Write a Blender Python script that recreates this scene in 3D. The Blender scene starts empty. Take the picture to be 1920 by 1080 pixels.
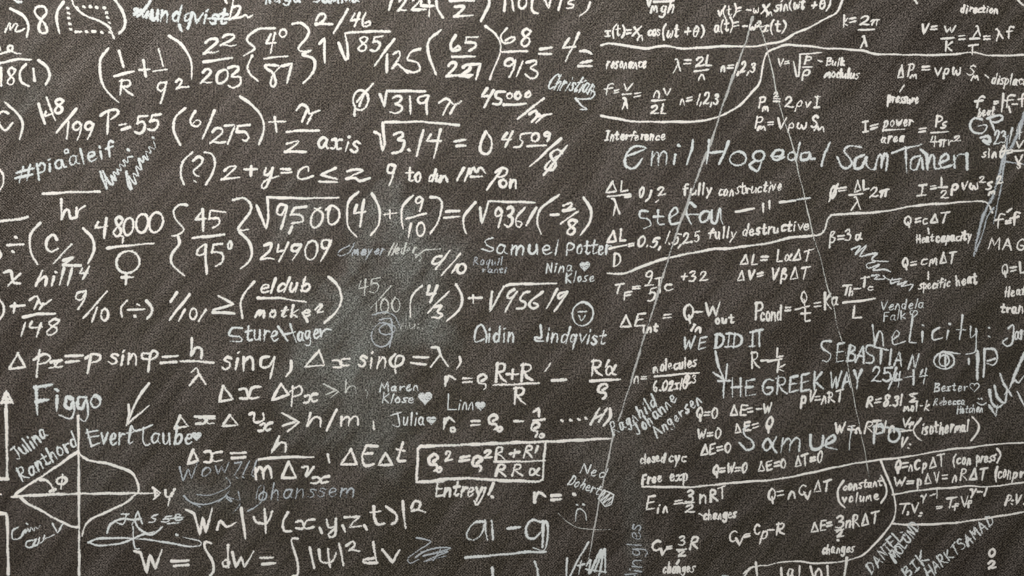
import bpy, math, random
from mathutils import Vector

# ------------------------------------------------------------------ camera, world, lamps, exposure
scene = bpy.context.scene
col = scene.collection
MM = 0.001
cam_d = bpy.data.cameras.new("camera")
cam_d.lens = 50.0
cam_d.sensor_width = 36.0
cam_d.clip_end = 50.0
cam = bpy.data.objects.new("camera", cam_d)
cam.location = (0.0, -1.920 * 50 / 36, 0.0)
cam.rotation_euler = (math.radians(90), 0, 0)
col.objects.link(cam)
scene.camera = cam

world = bpy.data.worlds.new("World")
scene.world = world
world.use_nodes = True
world.node_tree.nodes["Background"].inputs[0].default_value = (1.0, 0.98, 0.95, 1)
world.node_tree.nodes["Background"].inputs[1].default_value = 0.17

def area(name, loc, target, size, power, colour):
    d = bpy.data.lights.new(name, 'AREA')
    d.shape = 'RECTANGLE'; d.size = size[0]; d.size_y = size[1]
    d.energy = power; d.color = colour
    o = bpy.data.objects.new(name, d)
    o.location = loc
    o.rotation_euler = (Vector(target) - Vector(loc)).to_track_quat('-Z', 'Y').to_euler()
    col.objects.link(o)
    return o
area("added_glare_light", (-0.9, -2.5, 2.3), (0.0, 0, 0.0), (2.4, 1.2), 141, (1.0, 0.975, 0.94))  # unseen area light, added high at the left so glare brightens the upper board

scene.view_settings.view_transform = 'Standard'
scene.view_settings.look = 'None'
scene.view_settings.gamma = 1.0
scene.view_settings.exposure = 0.0

# ------------------------------------------------------------------ materials
class NT:
    def __init__(s, name):
        s.m = bpy.data.materials.new(name); s.m.use_nodes = True
        s.t = s.m.node_tree; s.t.nodes.clear()
    def n(s, typ, ins=None, **kw):
        nd = s.t.nodes.new(typ)
        for k, v in kw.items(): setattr(nd, k, v)
        for k, v in (ins or {}).items():
            if isinstance(v, bpy.types.NodeSocket): s.t.links.new(v, nd.inputs[k])
            else: nd.inputs[k].default_value = v
        return nd
    def math(s, op, a, b=0.0, c=0.0, clamp=False):
        return s.n('ShaderNodeMath', {0: a, 1: b, 2: c}, operation=op, use_clamp=clamp).outputs[0]
    def noise(s, vec, scale, detail=2.0, rough=0.5):
        return s.n('ShaderNodeTexNoise', {'Vector': vec, 'Scale': scale, 'Detail': detail, 'Roughness': rough}).outputs[0]
    def remap(s, v, a, b, c, d):
        return s.n('ShaderNodeMapRange', {0: v, 1: a, 2: b, 3: c, 4: d}).outputs[0]
    def mix(s, f, a, b, mode='MIX'):
        nd = s.n('ShaderNodeMix', data_type='RGBA', blend_type=mode)
        for i, v in ((0, f), (6, a), (7, b)):
            if isinstance(v, bpy.types.NodeSocket): s.t.links.new(v, nd.inputs[i])
            else: nd.inputs[i].default_value = v if i == 0 else (*v, 1)
        return nd.outputs[2]

def weave_nodes(q, vec):
    """plain weave: threads crossing, about 3 mm apart; returns a 0..1 height"""
    warp = q.n('ShaderNodeTexNoise', {'Vector': vec, 'Scale': 55.0, 'Detail': 2.0}).outputs[1]
    w = q.n('ShaderNodeVectorMath', {0: warp, 1: (0.5, 0.5, 0.5)}, operation='SUBTRACT').outputs[0]
    w = q.n('ShaderNodeVectorMath', {0: w, 'Scale': 0.007}, operation='SCALE').outputs[0]
    p = q.n('ShaderNodeVectorMath', {0: vec, 1: w}, operation='ADD').outputs[0]
    x = q.n('ShaderNodeSeparateXYZ', {0: p})
    kx, kz = 2 * math.pi / 0.0056, 2 * math.pi / 0.0052
    a = q.math('SINE', q.math('MULTIPLY', x.outputs[0], kx))
    b = q.math('SINE', q.math('MULTIPLY', x.outputs[2], kz))
    return q.math('MULTIPLY_ADD', q.math('MULTIPLY', a, b), 0.5, 0.5)

def board_material():
    q = NT('woven_blackboard_cloth')
    vec = q.n('ShaderNodeNewGeometry').outputs['Position']
    wv = weave_nodes(q, vec)
    sp = q.noise(vec, 330.0, 3.0, 0.85)                      # fibre speckle
    amp = q.remap(q.noise(vec, 9.0, 3.0, 0.6), 0.3, 0.7, 0.25, 1.0)
    wv2 = q.math('MULTIPLY', q.math('SUBTRACT', wv, 0.5), amp)
    x = q.n('ShaderNodeSeparateXYZ', {0: vec})
    # slanting wipe streaks
    mp = q.n('ShaderNodeMapping', {'Vector': vec, 'Rotation': (0, math.radians(50), 0)}).outputs[0]
    mp = q.n('ShaderNodeMapping', {'Vector': mp, 'Scale': (2.2, 1, 12.0)}).outputs[0]
    streak = q.noise(mp, 2.4, 3.0, 0.6)
    cloud = q.noise(vec, 3.2, 4.0, 0.6)
    # chalk dust blots rubbed by hand: (x, z, rx, rz, strength)
    acc = None
    nz = q.remap(q.noise(vec, 11.0, 5.0, 0.65), 0.3, 0.7, -0.75, 0.75)
    for cx, cz, rx, rz, st in BLOTS:
        dx = q.math('DIVIDE', q.math('SUBTRACT', x.outputs[0], cx), rx)
        dz = q.math('DIVIDE', q.math('SUBTRACT', x.outputs[2], cz), rz)
        d = q.math('SQRT', q.math('ADD', q.math('MULTIPLY', dx, dx), q.math('MULTIPLY', dz, dz)))
        d = q.math('ADD', d, nz)
        v = q.n('ShaderNodeMapRange', {0: d, 1: 1.35, 2: 0.0, 3: 0.0, 4: st}, interpolation_type='SMOOTHSTEP').outputs[0]
        acc = v if acc is None else q.math('MAXIMUM', acc, v)
    base = q.mix(q.remap(cloud, 0.35, 0.65, 0, 1), (0.0175, 0.0130, 0.0090), (0.029, 0.0218, 0.0158))
    base = q.mix(q.remap(q.noise(vec, 1.7, 2.0, 0.5), 0.4, 0.65, 0, 0.6), base, (0.023, 0.0205, 0.0115))
    base = q.mix(q.remap(streak, 0.42, 0.64, 0.0, 0.58), base, (0.082, 0.071, 0.064))
    acc = q.math('MULTIPLY', acc, q.remap(streak, 0.35, 0.62, 0.35, 1.35))
    base = q.mix(q.math('MINIMUM', acc, 0.9), base, (0.128, 0.139, 0.129))
    k = q.math('MULTIPLY_ADD', wv2, 2.4, 1.0)
    k = q.math('ADD', k, q.remap(sp, 0.3, 0.7, -3.4, 3.8))
    k = q.math('MAXIMUM', k, 0.12)
    kk = q.n('ShaderNodeCombineXYZ', {0: k, 1: k, 2: k}).outputs[0]
    colr = q.mix(1.0, base, kk, 'MULTIPLY') if False else q.n('ShaderNodeVectorMath', {0: base, 1: kk}, operation='MULTIPLY').outputs[0]
    # single fibres catching pale dust
    fleck = q.remap(q.noise(vec, 420.0, 2.0, 0.8), 0.56, 0.74, 0.0, 0.85)
    colr = q.mix(fleck, colr, (0.21, 0.195, 0.18))
    hgt = q.math('ADD', q.math('MULTIPLY', wv, 0.6), sp)
    bump = q.n('ShaderNodeBump', {'Strength': 0.8, 'Distance': 0.0012, 'Height': hgt}).outputs[0]
    b = q.n('ShaderNodeBsdfPrincipled', {'Base Color': colr, 'Roughness': 0.40, 'Specular IOR Level': q.math('MULTIPLY', k, 0.42, clamp=True), 'Specular Tint': (1.0, 0.91, 0.83, 1), 'Normal': bump})
    o = q.n('ShaderNodeOutputMaterial', {0: b.outputs[0]})
    return q.m

def chalk_material(name, rgb, cover, grit, rub=0.0):
    q = NT(name)
    vec = q.n('ShaderNodeNewGeometry').outputs['Position']
    uv = q.n('ShaderNodeUVMap', uv_map='stroke').outputs[0]
    u = q.n('ShaderNodeSeparateXYZ', {0: uv})
    edge = q.math('SUBTRACT', 1.0, q.math('ABSOLUTE', u.outputs[0]))
    wv = weave_nodes(q, vec)
    sp = q.remap(q.noise(vec, 330.0, 3.0, 0.7), 0.3, 0.7, -1, 1)
    v = q.math('MULTIPLY', edge, 1.5)
    v = q.math('ADD', v, u.outputs[1])                      # hand pressure
    v = q.math('ADD', v, cover)
    v = q.math('ADD', v, q.math('MULTIPLY', sp, grit))
    v = q.math('ADD', v, q.math('MULTIPLY', q.math('SUBTRACT', wv, 0.5), grit * 1.1))
    if rub:
        v = q.math('ADD', v, q.remap(q.noise(vec, 40.0, 3.0, 0.6), 0.35, 0.65, -rub, rub * 0.6))
    al = q.n('ShaderNodeMapRange', {0: v, 1: 0.25, 2: 0.95, 3: 0.0, 4: 1.0}, interpolation_type='SMOOTHSTEP').outputs[0]
    tint = q.mix(q.remap(q.noise(vec, 14.0, 2.0), 0.35, 0.65, 0, 1), rgb, tuple(c * f for c, f in zip(rgb, (0.9, 0.93, 0.93))))
    b = q.n('ShaderNodeBsdfPrincipled', {'Base Color': tint, 'Roughness': 0.95, 'Specular IOR Level': 0.15})
    t = q.n('ShaderNodeBsdfTransparent')
    mx = q.n('ShaderNodeMixShader', {0: al, 1: t.outputs[0], 2: b.outputs[0]})
    q.n('ShaderNodeOutputMaterial', {0: mx.outputs[0]})
    return q.m

def P(x, y): return ((x - 960) * MM, (540 - y) * MM)        # photograph millimetres -> board metres
BLOTS = [(*P(x, y), rx * MM, ry * MM, s) for x, y, rx, ry, s in [
    (745, 500, 100, 150, 0.62), (650, 600, 100, 90, 0.7), (760, 610, 95, 90, 0.62), (645, 690, 105, 75, 0.62), (590, 745, 80, 90, 0.42), (680, 790, 110, 90, 0.42), (800, 560, 70, 110, 0.3),
    (560, 400, 75, 55, 0.22), (700, 800, 90, 80, 0.25), (60, 170, 55, 80, 0.22), (400, 935, 80, 40, 0.22),
    (180, 880, 120, 90, 0.10), (830, 470, 60, 60, 0.2), (1130, 860, 60, 90, 0.10), (1190, 960, 22, 120, 0.22)]]
MAT = {
    'W': chalk_material('white_chalk', (0.90, 0.862, 0.815), 0.36, 0.50),
    'V': chalk_material('rubbed_white_chalk', (0.66, 0.66, 0.62), -0.02, 0.60, 0.18),
    'C': chalk_material('cool_white_chalk', (0.765, 0.785, 0.78), 0.16, 0.50, 0.15),
    'G': chalk_material('faint_grey_chalk', (0.50, 0.53, 0.56), 0.04, 0.60, 0.15),
    'T': chalk_material('thin_chalk_line', (0.52, 0.51, 0.49), -0.02, 0.50, 0.18),
}

# ------------------------------------------------------------------ the hand: a single-stroke alphabet (cap height 10, x height 6)
GL = {}
def glyphs(txt):
    for ln in txt.strip().splitlines():
        ch, w, *st = ln.strip().split('|')
        GL[ch] = (float(w), [(s.startswith('!'), [tuple(map(float, p.split(','))) for p in s.lstrip('!').split()]) for s in st])
glyphs('''
0|6|3.2,10 1,7.8 .5,4 1.8,.4 3.6,.1 5.3,2.5 5.6,6 4.6,9.2 2.8,10
1|1.8|!1.3,10 .7,0
2|6|.6,7.6 1.8,9.7 3.8,9.8 4.8,8 3.8,5 .4,.3 .4,.3 2,1 3.8,.2 6,.6
3|5.4|.8,9 2.6,10 4.4,8.9 4,6.8 2,5.6 2,5.6 4.6,4.4 5,2 3,0 .4,.9
4|6|!2,9.2 .4,4.6 5.8,4.9|!4.7,9.8 3.8,0
5|5.6|!5.6,9.8 1.6,9.5 1.2,6|1.2,6 3.4,6.4 5,4.6 4.6,1.6 2.6,0 .4,.9
6|5.3|4.2,10 1.4,6.6 .6,3 2,.2 4.6,.6 5,3.2 3.2,4.6 1,3
7|5.4|!.4,9.2 5.2,9.6 2.4,0
8|5.3|5,8.6 3,10 .9,8.4 2,6 4.6,3.6 4.4,.8 2.2,0 .6,1.8 2,4.4 4.6,7 5,8.6
9|5.2|4.6,8.4 3,10 .8,8.6 .8,6.2 2.6,5.4 4.5,7.4 5,9 4.4,4 3.2,0
A|6.4|!.2,0 3,10 5.8,0|!1.2,3.6 5,3.8
B|5.4|!.9,10 .7,0|.7,9.8 3.8,9.6 4.4,7.6 1,5.4 1,5.4 4.8,4.6 4.8,1 .6,.1
C|5.8|5.4,8.8 3.6,10 1.2,8 .5,4 1.8,.5 3.8,0 5.6,1.4
D|6|!1,10 .7,0|.2,9.8 3.4,9.6 5.6,6.6 5,2 2.6,.2 .3,.1
E|5.2|!5,9.8 1,9.6 .7,0 5.1,.3|!.9,5.2 4.2,5.3
F|5|!5,9.8 1,9.6 .8,0|!.9,5.2 4.2,5.3
G|6.2|5.4,8.8 3.4,10 1.1,8 .5,4 1.8,.5 4,.1 5.6,2 5.5,4.2 5.5,4.2 3.2,4.2
H|6|!.8,10 .6,0|!5.4,10 5.3,0|!.6,5 5.4,5.2
I|3.8|!.4,9.8 3.6,9.9|!2,9.9 1.9,.1|!.2,0 3.6,.1
J|4.6|!1.4,9.8 4.4,9.8|3.6,9.8 3.6,3 2.4,.1 .5,1.6
K|5.6|!1,10 .8,0|!5,9.6 1,4.8 5.4,.1
L|4.8|!1,10 .7,.2 4.8,.2
M|7.6|!.4,0 1.2,9.8 3.8,3 6.4,9.9 7.2,0
N|6|!.6,0 1,9.8 5.1,.3 5.5,10
O|6.2|3.2,10 1,8 .5,4 2,.3 3.8,.1 5.6,2.6 5.6,7 4,9.6 3,10
P|5.2|!1,10 .7,0|.4,9.4 3.6,9.9 5,8 4,5.2 .9,4.9
Q|6.2|3.2,10 1,8 .5,4 2,.8 3.8,.7 5.4,3 5.4,7 4,9.6 3,10|!3.2,3 4,-2
R|5.8|!1,10 .7,0|.4,9.4 3.6,9.9 4.8,8 3.8,5.6 1,5.1|!1.6,5.2 3.4,1.8 5.6,0
S|5|4.8,8.8 3.2,10 1.2,9 1,7 3,5.4 4.6,3.6 4.2,.9 2.2,0 .3,1.1
T|6|!.2,9.7 5.9,9.9|!3.1,9.8 2.8,0
U|5.8|.8,10 .6,3 2.2,.1 4.4,.9 5.2,4 5.4,10
V|5.8|!.3,9.8 2.8,0 5.6,10
W|8|!.3,9.8 2.2,.1 4,7.4 5.6,.1 7.8,10
X|5.8|!.5,9.8 5.3,0|!5.4,10 .3,0
Y|5.6|!.3,9.8 2.8,5 |!5.4,10 2.8,5 2.4,0
Z|5.8|!.6,9.7 5.2,9.8 .4,.2 5.6,.3
a|5|4.2,5.4 2,6 .6,3.4 1.2,.5 3,.8 4.2,4.6 4.2,5.4 4.1,1.4 5,.3
b|4.6|!1,10 .8,.2|.8,3.6 3,5.8 4.4,3.4 3.2,.3 .8,.6
c|4.2|3.9,4.9 2.4,6 .7,4 .8,1.2 2.4,0 4,1
d|4.9|4,4.8 2.2,5.8 .6,3.4 1.2,.4 3,.6 4.1,3|!4.6,10 4.2,.1
e|4.4|.8,2.8 3.6,3.6 3.4,5.6 1.8,5.8 .6,3.2 1.2,.5 2.8,0 4.2,1.1
f|3.8|4,9.2 2.8,10 1.8,8 1.4,0|!.2,5.6 3.6,5.9
g|4.8|4,4.9 2.2,5.9 .7,3.8 1.4,1 3.2,1.6 4.2,5.4 4.2,5.4 3.9,-2 2.2,-4 .4,-2.9
h|4.8|!1,10 .7,0|.8,2.8 2.8,5.8 4,4.6 4.1,0
i|2|!1,4.9 .8,.1|!1.1,8.1 1.2,8.3
j|2.6|1.8,5.8 1.7,-2 .8,-3.9 -.6,-3|!1.9,8 2,8.5
k|4.6|!1,10 .8,0|!4,5.8 1,2.8 4.4,0
l|1.8|!1.1,10 .8,.1
m|7|!.6,5.8 .6,0|.6,3 2.2,5.8 3.3,4.4 3.3,0|3.3,3 5,5.8 6.3,4.4 6.4,0
n|4.8|!.7,5.8 .6,0|.7,2.8 2.6,5.8 4,4.4 4.2,0
o|4.6|2.4,5.9 .7,4 1,.8 2.8,0 4.2,2.2 3.8,5 2.2,5.9
p|4.7|!1,5.9 .6,-3.8|1,4.4 2.8,6 4.3,4 3.4,.5 .9,.4
q|4.8|4,4.9 2.2,5.9 .7,3.8 1.4,.8 3.2,1.4 4.2,5.4|!4.3,5.9 3.8,-3.9
r|3.8|!.8,5.8 .7,0|.8,3 2.2,5.6 3.8,5.4
s|3.8|3.6,5.2 2,6 .9,4.6 3,2.8 3.2,.8 1.6,0 .3,.9
t|3.8|!1.9,9 1.6,1.2|1.6,1.2 2.4,0 3.8,.7|!.2,6 3.7,6.2
u|4.8|.7,5.8 .8,1.4 2.2,0 3.8,2 4.1,5.8|!4.1,5.8 4.3,.1
v|4.4|!.4,5.8 2.1,.1 4.3,6
w|6.6|!.4,5.8 1.8,.2 3.4,4.8 4.6,.2 6.3,6
x|4.8|.2,5.2 1.6,5.8 2.4,3 3.2,.3 4.7,.8|4.7,5.6 3.2,5.4 2.3,2.8 1.6,.4 .2,.4
y|4.6|!.5,5.8 2.2,1|4.2,5.9 2.4,.4 .9,-3.6
z|4.6|!.5,5.7 4.3,5.8 .4,.2 4.5,.3
Δ|6.4|!3.2,9.6 .3,.2 6.2,.4 3.2,9.6
λ|5|.5,9.6 1.6,9.6 2.4,7 4.8,.1|!2.7,6 .3,-.6
π|6|.3,5 1.2,6 6,6.2|!2.2,6 1.3,0|!4.6,6.1 4.6,0
ω|6.4|.9,5.7 .5,2 1.8,.1 3.2,3.8 3.2,3.8 4.4,.1 5.9,2 6,5.8
ρ|4.7|.4,-3.6 1,3.6 2.8,6 4.3,4 3.4,.6 1,1
θ|4.6|2.4,9 .7,6 1,1.2 2.6,.2 4.1,3.4 3.8,7.6 2.2,9|!.9,4.6 4,4.8
Ø|5.8|3,8.6 .8,6 1,2 2.8,.6 4.9,3 4.8,7 2.8,8.7|!5.6,10 .6,-1.4
β|5|.5,-3.6 1.2,5 2.4,9.8 4.4,8.6 2,5.6 2,5.6 4.8,3.6 3.4,.2 1.2,.8
α|5.6|5.2,6 3.6,2 2,0 .6,1.8 1.4,5.2 3,5.2 4.2,1 5.4,.4
γ|4.8|.3,5.4 1.6,5.8 2.6,1 1.8,-3|!4.6,6 2.4,0
ϱ|5|2.6,5.8 4.6,7.6 3.2,10 .9,8.6 .9,4.6 4,3.4 4,.8 3.4,0
+|5|!.3,4.2 4.8,4.6|!2.7,7 2.4,1.6
-|4|!.4,4.4 3.8,4.7
=|5|!.4,6 4.6,6.3|!.4,2.8 4.7,3.1
(|2.8|2.6,10.6 .7,7 .6,2.6 2.2,-1.4
)|2.8|.3,10.6 2.2,7 2.2,2.6 .5,-1.4
/|4|!4,10.5 .2,-.6
.|1.8|!.8,.4 1.1,.5
,|1.8|!1.1,.8 .4,-2
:|1.8|!.8,.8 .9,1|!.9,4.8 1,5
·|2.6|!1.1,3.8 1.4,4
!|1.8|!1.1,10 .9,3|!.8,.2 .9,.4
#|6.4|!2.6,9 1.4,0|!5,9.4 3.8,.3|!.4,6.2 6.2,6.9|!.2,2.6 5.8,3.4
''')
GL[' '] = (3.4, [])
GL['|'] = (1.4, [(True, [(.8, 11), (.7, -1)])])

rnd = random.Random(7)
# quicker forms of some letters, used in the small hand on the right
HASTY = {'n': (4.6, [(False, [(.4, 0), (1, 3.4), (2.2, 5.6), (3.4, 3.6), (4.2, 0)])]),
         'm': (6.4, [(False, [(.3, 0), (.9, 3.6), (1.9, 5.4), (2.8, 1.2), (3.8, 5), (4.8, 5), (5.9, .2)])]),
         'r': (4.0, [(False, [(.5, 5.4), (.8, .2), (1.2, 3.6), (2.6, 5.4), (4, 5)])]),
         'u': (4.8, [(False, [(.5, 5.6), (.6, 1.2), (2, .2), (4, 2.4), (4.3, 5.4), (4.6, .4)])]),
         'c': (4.2, [(False, [(3.9, 5.2), (1.6, 5.2), (.6, 2.6), (1.8, .3), (4.2, .9)])]),
         's': (3.8, [(False, [(3.8, 6), (1.4, 5.2), (1.6, 3.6), (3.4, 2), (2, 0), (.2, .4)])]),
         'T': (6, [(True, [(.1, 9.2), (6.2, 9.9)]), (True, [(3.4, 9.4), (2.6, 0)])]),
         'R': (5.8, [(False, [(.6, 0), (1.4, 9.6), (4.6, 9.4), (4.2, 6.4), (1.4, 5.2), (3.4, 3), (5.6, .2)])])}

def smooth(pts, step):
    if len(pts) < 3: return straight(pts, step)
    out = []
    q = [pts[0]] + list(pts) + [pts[-1]]
    for i in range(1, len(q) - 2):
        p0, p1, p2, p3 = q[i - 1], q[i], q[i + 1], q[i + 2]
        L = math.dist(p1, p2)
        if L < 1e-4: continue
        k = max(2, int(L / step))
        for j in range(k):
            t = j / k
            out.append(tuple(0.5 * (2 * b + (c - a) * t + (2 * a - 5 * b + 4 * c - d) * t * t + (3 * b - a - 3 * c + d) * t ** 3)
                             for a, b, c, d in zip(p0, p1, p2, p3)))
    out.append(pts[-1])
    return out

def straight(pts, step):
    out = []
    for a, b in zip(pts, pts[1:]):
        L = math.dist(a, b)
        k = max(1, int(L / (step * 1.6)))
        for j in range(k):
            t = j / k
            out.append((a[0] + (b[0] - a[0]) * t, a[1] + (b[1] - a[1]) * t))
    out.append(pts[-1])
    return out

class Mark:
    """collects chalk strokes (photograph millimetres) and becomes one mesh of thin raised ridges"""
    lift = 0
    def __init__(s): s.v = []; s.f = []; s.uv = []; s.st = []; s.kind = None; s.cid = 0
    def new_cluster(s, ch):
        s.cid += 1
        s.kind = 'digit' if ch.isdigit() else 'letter' if ch.isalpha() else 'symbol'
    def split(s):
        """parts the strokes into written characters: strokes of one glyph, or strokes that touch"""
        n = len(s.st); par = list(range(n))
        def find(i):
            while par[i] != i: i = par[i]
            return i
        for i in range(n):
            for j in range(i):
                a, b = s.st[i], s.st[j]
                if a['cid'] and b['cid']:
                    near = a['cid'] == b['cid']
                elif a['cid'] or b['cid']: near = False
                else:
                    A, B = a['bb'], b['bb']; g = (a['w'] + b['w']) / 2
                    near = False
                    if A[0] - g < B[2] and B[0] - g < A[2] and A[1] - g < B[3] and B[1] - g < A[3]:
                        near = min(math.dist(p, q) for p in a['pl'][::2] for q in b['pl'][::2]) < g * .9
                    ov = min(A[2], B[2]) - max(A[0], B[0])
                    if ov > .5 * min(A[2] - A[0], B[2] - B[0]) and A[3] - A[1] < 9 and B[3] - B[1] < 9 and abs(A[1] - B[1]) < 16: near = True
                if near: par[find(i)] = find(j)
        gr = {}
        for i in range(n): gr.setdefault(find(i), []).append(i)
        out = []
        for ids in gr.values():
            m = Mark()
            for i in ids:
                t = s.st[i]; off = len(m.v) - t['v0']
                m.v += s.v[t['v0']:t['v1']]; m.uv += s.uv[t['v0']:t['v1']]
                m.f += [tuple(q + off for q in f) for f in s.f[t['f0']:t['f1']]]
            bb = [s.st[i]['bb'] for i in ids]
            hgt = max(b[3] for b in bb) - min(b[1] for b in bb); wid = max(b[2] for b in bb) - min(b[0] for b in bb)
            out.append((s.st[ids[0]]['kind'] or 'written_character', m, max(hgt, wid)))
        return out
    def stroke(s, pts, w, sm=True, wob=1.0):
        if len(pts) == 1: pts = [pts[0], (pts[0][0] + .6, pts[0][1] + .4)]
        L0 = sum(math.dist(a, b) for a, b in zip(pts, pts[1:]))
        step = 2.2 if L0 < 300 else 5.0
        c = smooth(pts, step) if sm else straight(pts, step)
        d = [c[0]]
        for p in c[1:]:
            if math.dist(p, d[-1]) > 0.4: d.append(p)
        if len(d) < 2: d.append((d[0][0] + .6, d[0][1] + .4))
        r = w / 2
        ph = [rnd.uniform(0, 6.28) for _ in range(5)]
        # caps
        def unit(a, b):
            l = math.dist(a, b) or 1; return ((b[0] - a[0]) / l, (b[1] - a[1]) / l)
        u0 = unit(d[1], d[0]); u1 = unit(d[-2], d[-1])
        prof = [(0.98, 0.30), (0.8, 0.62), (0.42, 0.9)]
        pl = [((d[0][0] + u0[0] * r * a), (d[0][1] + u0[1] * r * a), k) for a, k in prof]
        pl += [(x, y, 1.0) for x, y in d]
        pl += [((d[-1][0] + u1[0] * r * a), (d[-1][1] + u1[1] * r * a), k) for a, k in reversed(prof)]
        n = len(pl); s0 = 0.0
        taper = rnd.uniform(0.78, 1.0); bias = rnd.uniform(-.20, .12)
        Mark.lift = (Mark.lift + 1) % 40
        zb = 0.25 + Mark.lift * 0.012
        base = len(s.v); f0 = len(s.f)
        for i, (x, y, k) in enumerate(pl):
            a = pl[max(0, i - 1)]; b = pl[min(n - 1, i + 1)]
            tx, ty = b[0] - a[0], b[1] - a[1]
            l = math.hypot(tx, ty) or 1; tx /= l; ty /= l
            if i: s0 += math.hypot(x - pl[i - 1][0], y - pl[i - 1][1])
            f = i / (n - 1)
            ww = k * (1 + 0.09 * math.sin(s0 * 0.21 + ph[0]) + 0.06 * math.sin(s0 * 0.57 + ph[1])) * (1 + (taper - 1) * f)
            hw = r * ww
            ox = wob * 0.35 * math.sin(s0 * 0.11 + ph[2]); oy = wob * 0.35 * math.sin(s0 * 0.13 + ph[3])
            press = 0.26 * math.sin(s0 * 0.045 + ph[4]) + 0.14 * math.sin(s0 * 0.16 + ph[0]) - 0.30 * f ** 2 + bias
            for q in (-1, 0, 1):
                px, pz = P(x + ox - ty * hw * q, y + oy + tx * hw * q)
                s.v.append((px, -(zb + (0.35 if q == 0 else 0.0)) * MM, pz))
                s.uv.append((float(q), press))
        for i in range(n - 1):
            for q in (0, 1):
                a = base + i * 3 + q
                s.f.append((a, a + 1, a + 4, a + 3))
        s.st.append(dict(v0=base, v1=len(s.v), f0=f0, f1=len(s.f), w=w, pl=d, kind=s.kind, cid=s.cid if s.kind else 0,
                         bb=(min(p[0] for p in d), min(p[1] for p in d), max(p[0] for p in d), max(p[1] for p in d))))
    def blob(s, outline, w):
        """a filled shape: rows of short overlapping strokes inside the outline"""
        ys = [p[1] for p in outline]; y = min(ys) + w * .4
        while y < max(ys) - w * .2:
            xs = []
            for (x1, y1), (x2, y2) in zip(outline, outline[1:] + outline[:1]):
                if (y1 <= y) != (y2 <= y): xs.append(x1 + (y - y1) * (x2 - x1) / (y2 - y1))
            xs.sort()
            for a, b in zip(xs[::2], xs[1::2]):
                if b - a > w * .6: s.stroke([(a + w * .3, y), (b - w * .3, y + rnd.uniform(-.4, .4))], w, False)
            y += w * 0.62
        s.stroke(outline + outline[:1], w * .6, False)
    def text(s, txt, a, b, h, slant, w):
        small = h < 24
        gap = 2.0 if small else 1.3
        if small and max(ord(c) for c in txt) < 128 and txt.isalpha() and len(txt) > 2: h *= 0.9
        tot = sum(GL[c][0] for c in txt) + gap * (len(txt) - 1)
        L = math.dist(a, b); ux, uy = (b[0] - a[0]) / L, (b[1] - a[1]) / L
        kx = L / tot; ky = h / 10; cur = 0.0
        if small: slant += .09
        jit = 1.25 if h < 24 else 0.8
        for c in txt:
            gw, st = HASTY[c] if small and c in HASTY and rnd.random() < .8 else GL[c]
            wg = w * rnd.uniform(.86, 1.14) if small else w * rnd.uniform(.93, 1.07)
            dy = rnd.uniform(-.45, .45) * jit; sc = 1 + rnd.uniform(-.09, .07) * jit; rot = rnd.uniform(-.09, .09) * jit; sl = slant + rnd.uniform(-.09, .09) * jit
            kw = 1 + rnd.uniform(-.12, .10) * jit; cx0 = rnd.uniform(-.3, .3) * jit; s.new_cluster(c)
            for shp, pts in st:
                o = []
                for (x, y) in pts:
                    x2 = x * kw + cx0 + rnd.uniform(-.24, .24) * jit; y2 = (y + rnd.uniform(-.24, .24) * jit) * sc + dy
                    X = (cur + x2) * kx + y2 * ky * sl; Y = y2 * ky + (x2 - gw / 2) * kx * rot
                    o.append((a[0] + ux * X + uy * Y, a[1] + uy * X - ux * Y))
                s.stroke(o, wg, not shp, .6)
            cur += gw + gap
        s.kind = None
    def build(s, name, mat, parent, label=None):
        me = bpy.data.meshes.new(name)
        me.from_pydata(s.v, [], s.f)
        uv = me.uv_layers.new(name='stroke')
        li = [l.vertex_index for l in me.loops]
        flat = [c for i in li for c in s.uv[i]]
        uv.data.foreach_set('uv', flat)
        me.polygons.foreach_set('use_smooth', [True] * len(me.polygons))
        me.materials.append(mat); me.update()
        o = bpy.data.objects.new(name, me); col.objects.link(o); o.parent = parent
        if label: o['label'] = label
        return o

# ------------------------------------------------------------------ the board: a woven cloth sheet stretched over a panel
import bmesh
board = bpy.data.objects.new('blackboard', None); col.objects.link(board)
board['label'] = 'dark brown woven blackboard crowded with white chalk formulas and signatures'
board['category'] = 'blackboard'
def slab(name, x0, x1, y0, y1, z0, z1, mat, nx=1, nz=1, wav=0.0, bev=0.0):
    bm = bmesh.new()
    g = [[bm.verts.new((x0 + (x1 - x0) * i / nx,
                        y0 + wav * (math.sin(i * .9 + j * .5) * .5 + math.sin(i * .33 - j * .7 + 1) * .5), z0 + (z1 - z0) * j / nz))
          for j in range(nz + 1)] for i in range(nx + 1)]
    for i in range(nx):
        for j in range(nz): bm.faces.new((g[i][j], g[i + 1][j], g[i + 1][j + 1], g[i][j + 1]))
    ring = [g[i][0] for i in range(nx + 1)] + [g[nx][j] for j in range(1, nz + 1)] + [g[i][nz] for i in range(nx - 1, -1, -1)] + [g[0][j] for j in range(nz - 1, 0, -1)]
    back = [bm.verts.new((v.co.x, y1, v.co.z)) for v in ring]
    m = len(ring)
    for i in range(m): bm.faces.new((ring[(i + 1) % m], ring[i], back[i], back[(i + 1) % m]))
    bm.faces.new(back)
    bmesh.ops.recalc_face_normals(bm, faces=bm.faces)
    me = bpy.data.meshes.new(name); bm.to_mesh(me); bm.free(); me.materials.append(mat)
    o = bpy.data.objects.new(name, me); col.objects.link(o); o.parent = board
    return o
slab('cloth_sheet', -1.2, 1.2, 0.0, 0.004, -0.75, 0.75, board_material(), 60, 38)
wood = NT('backing_board'); wv_ = wood.n('ShaderNodeTexCoord').outputs['Object']
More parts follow.
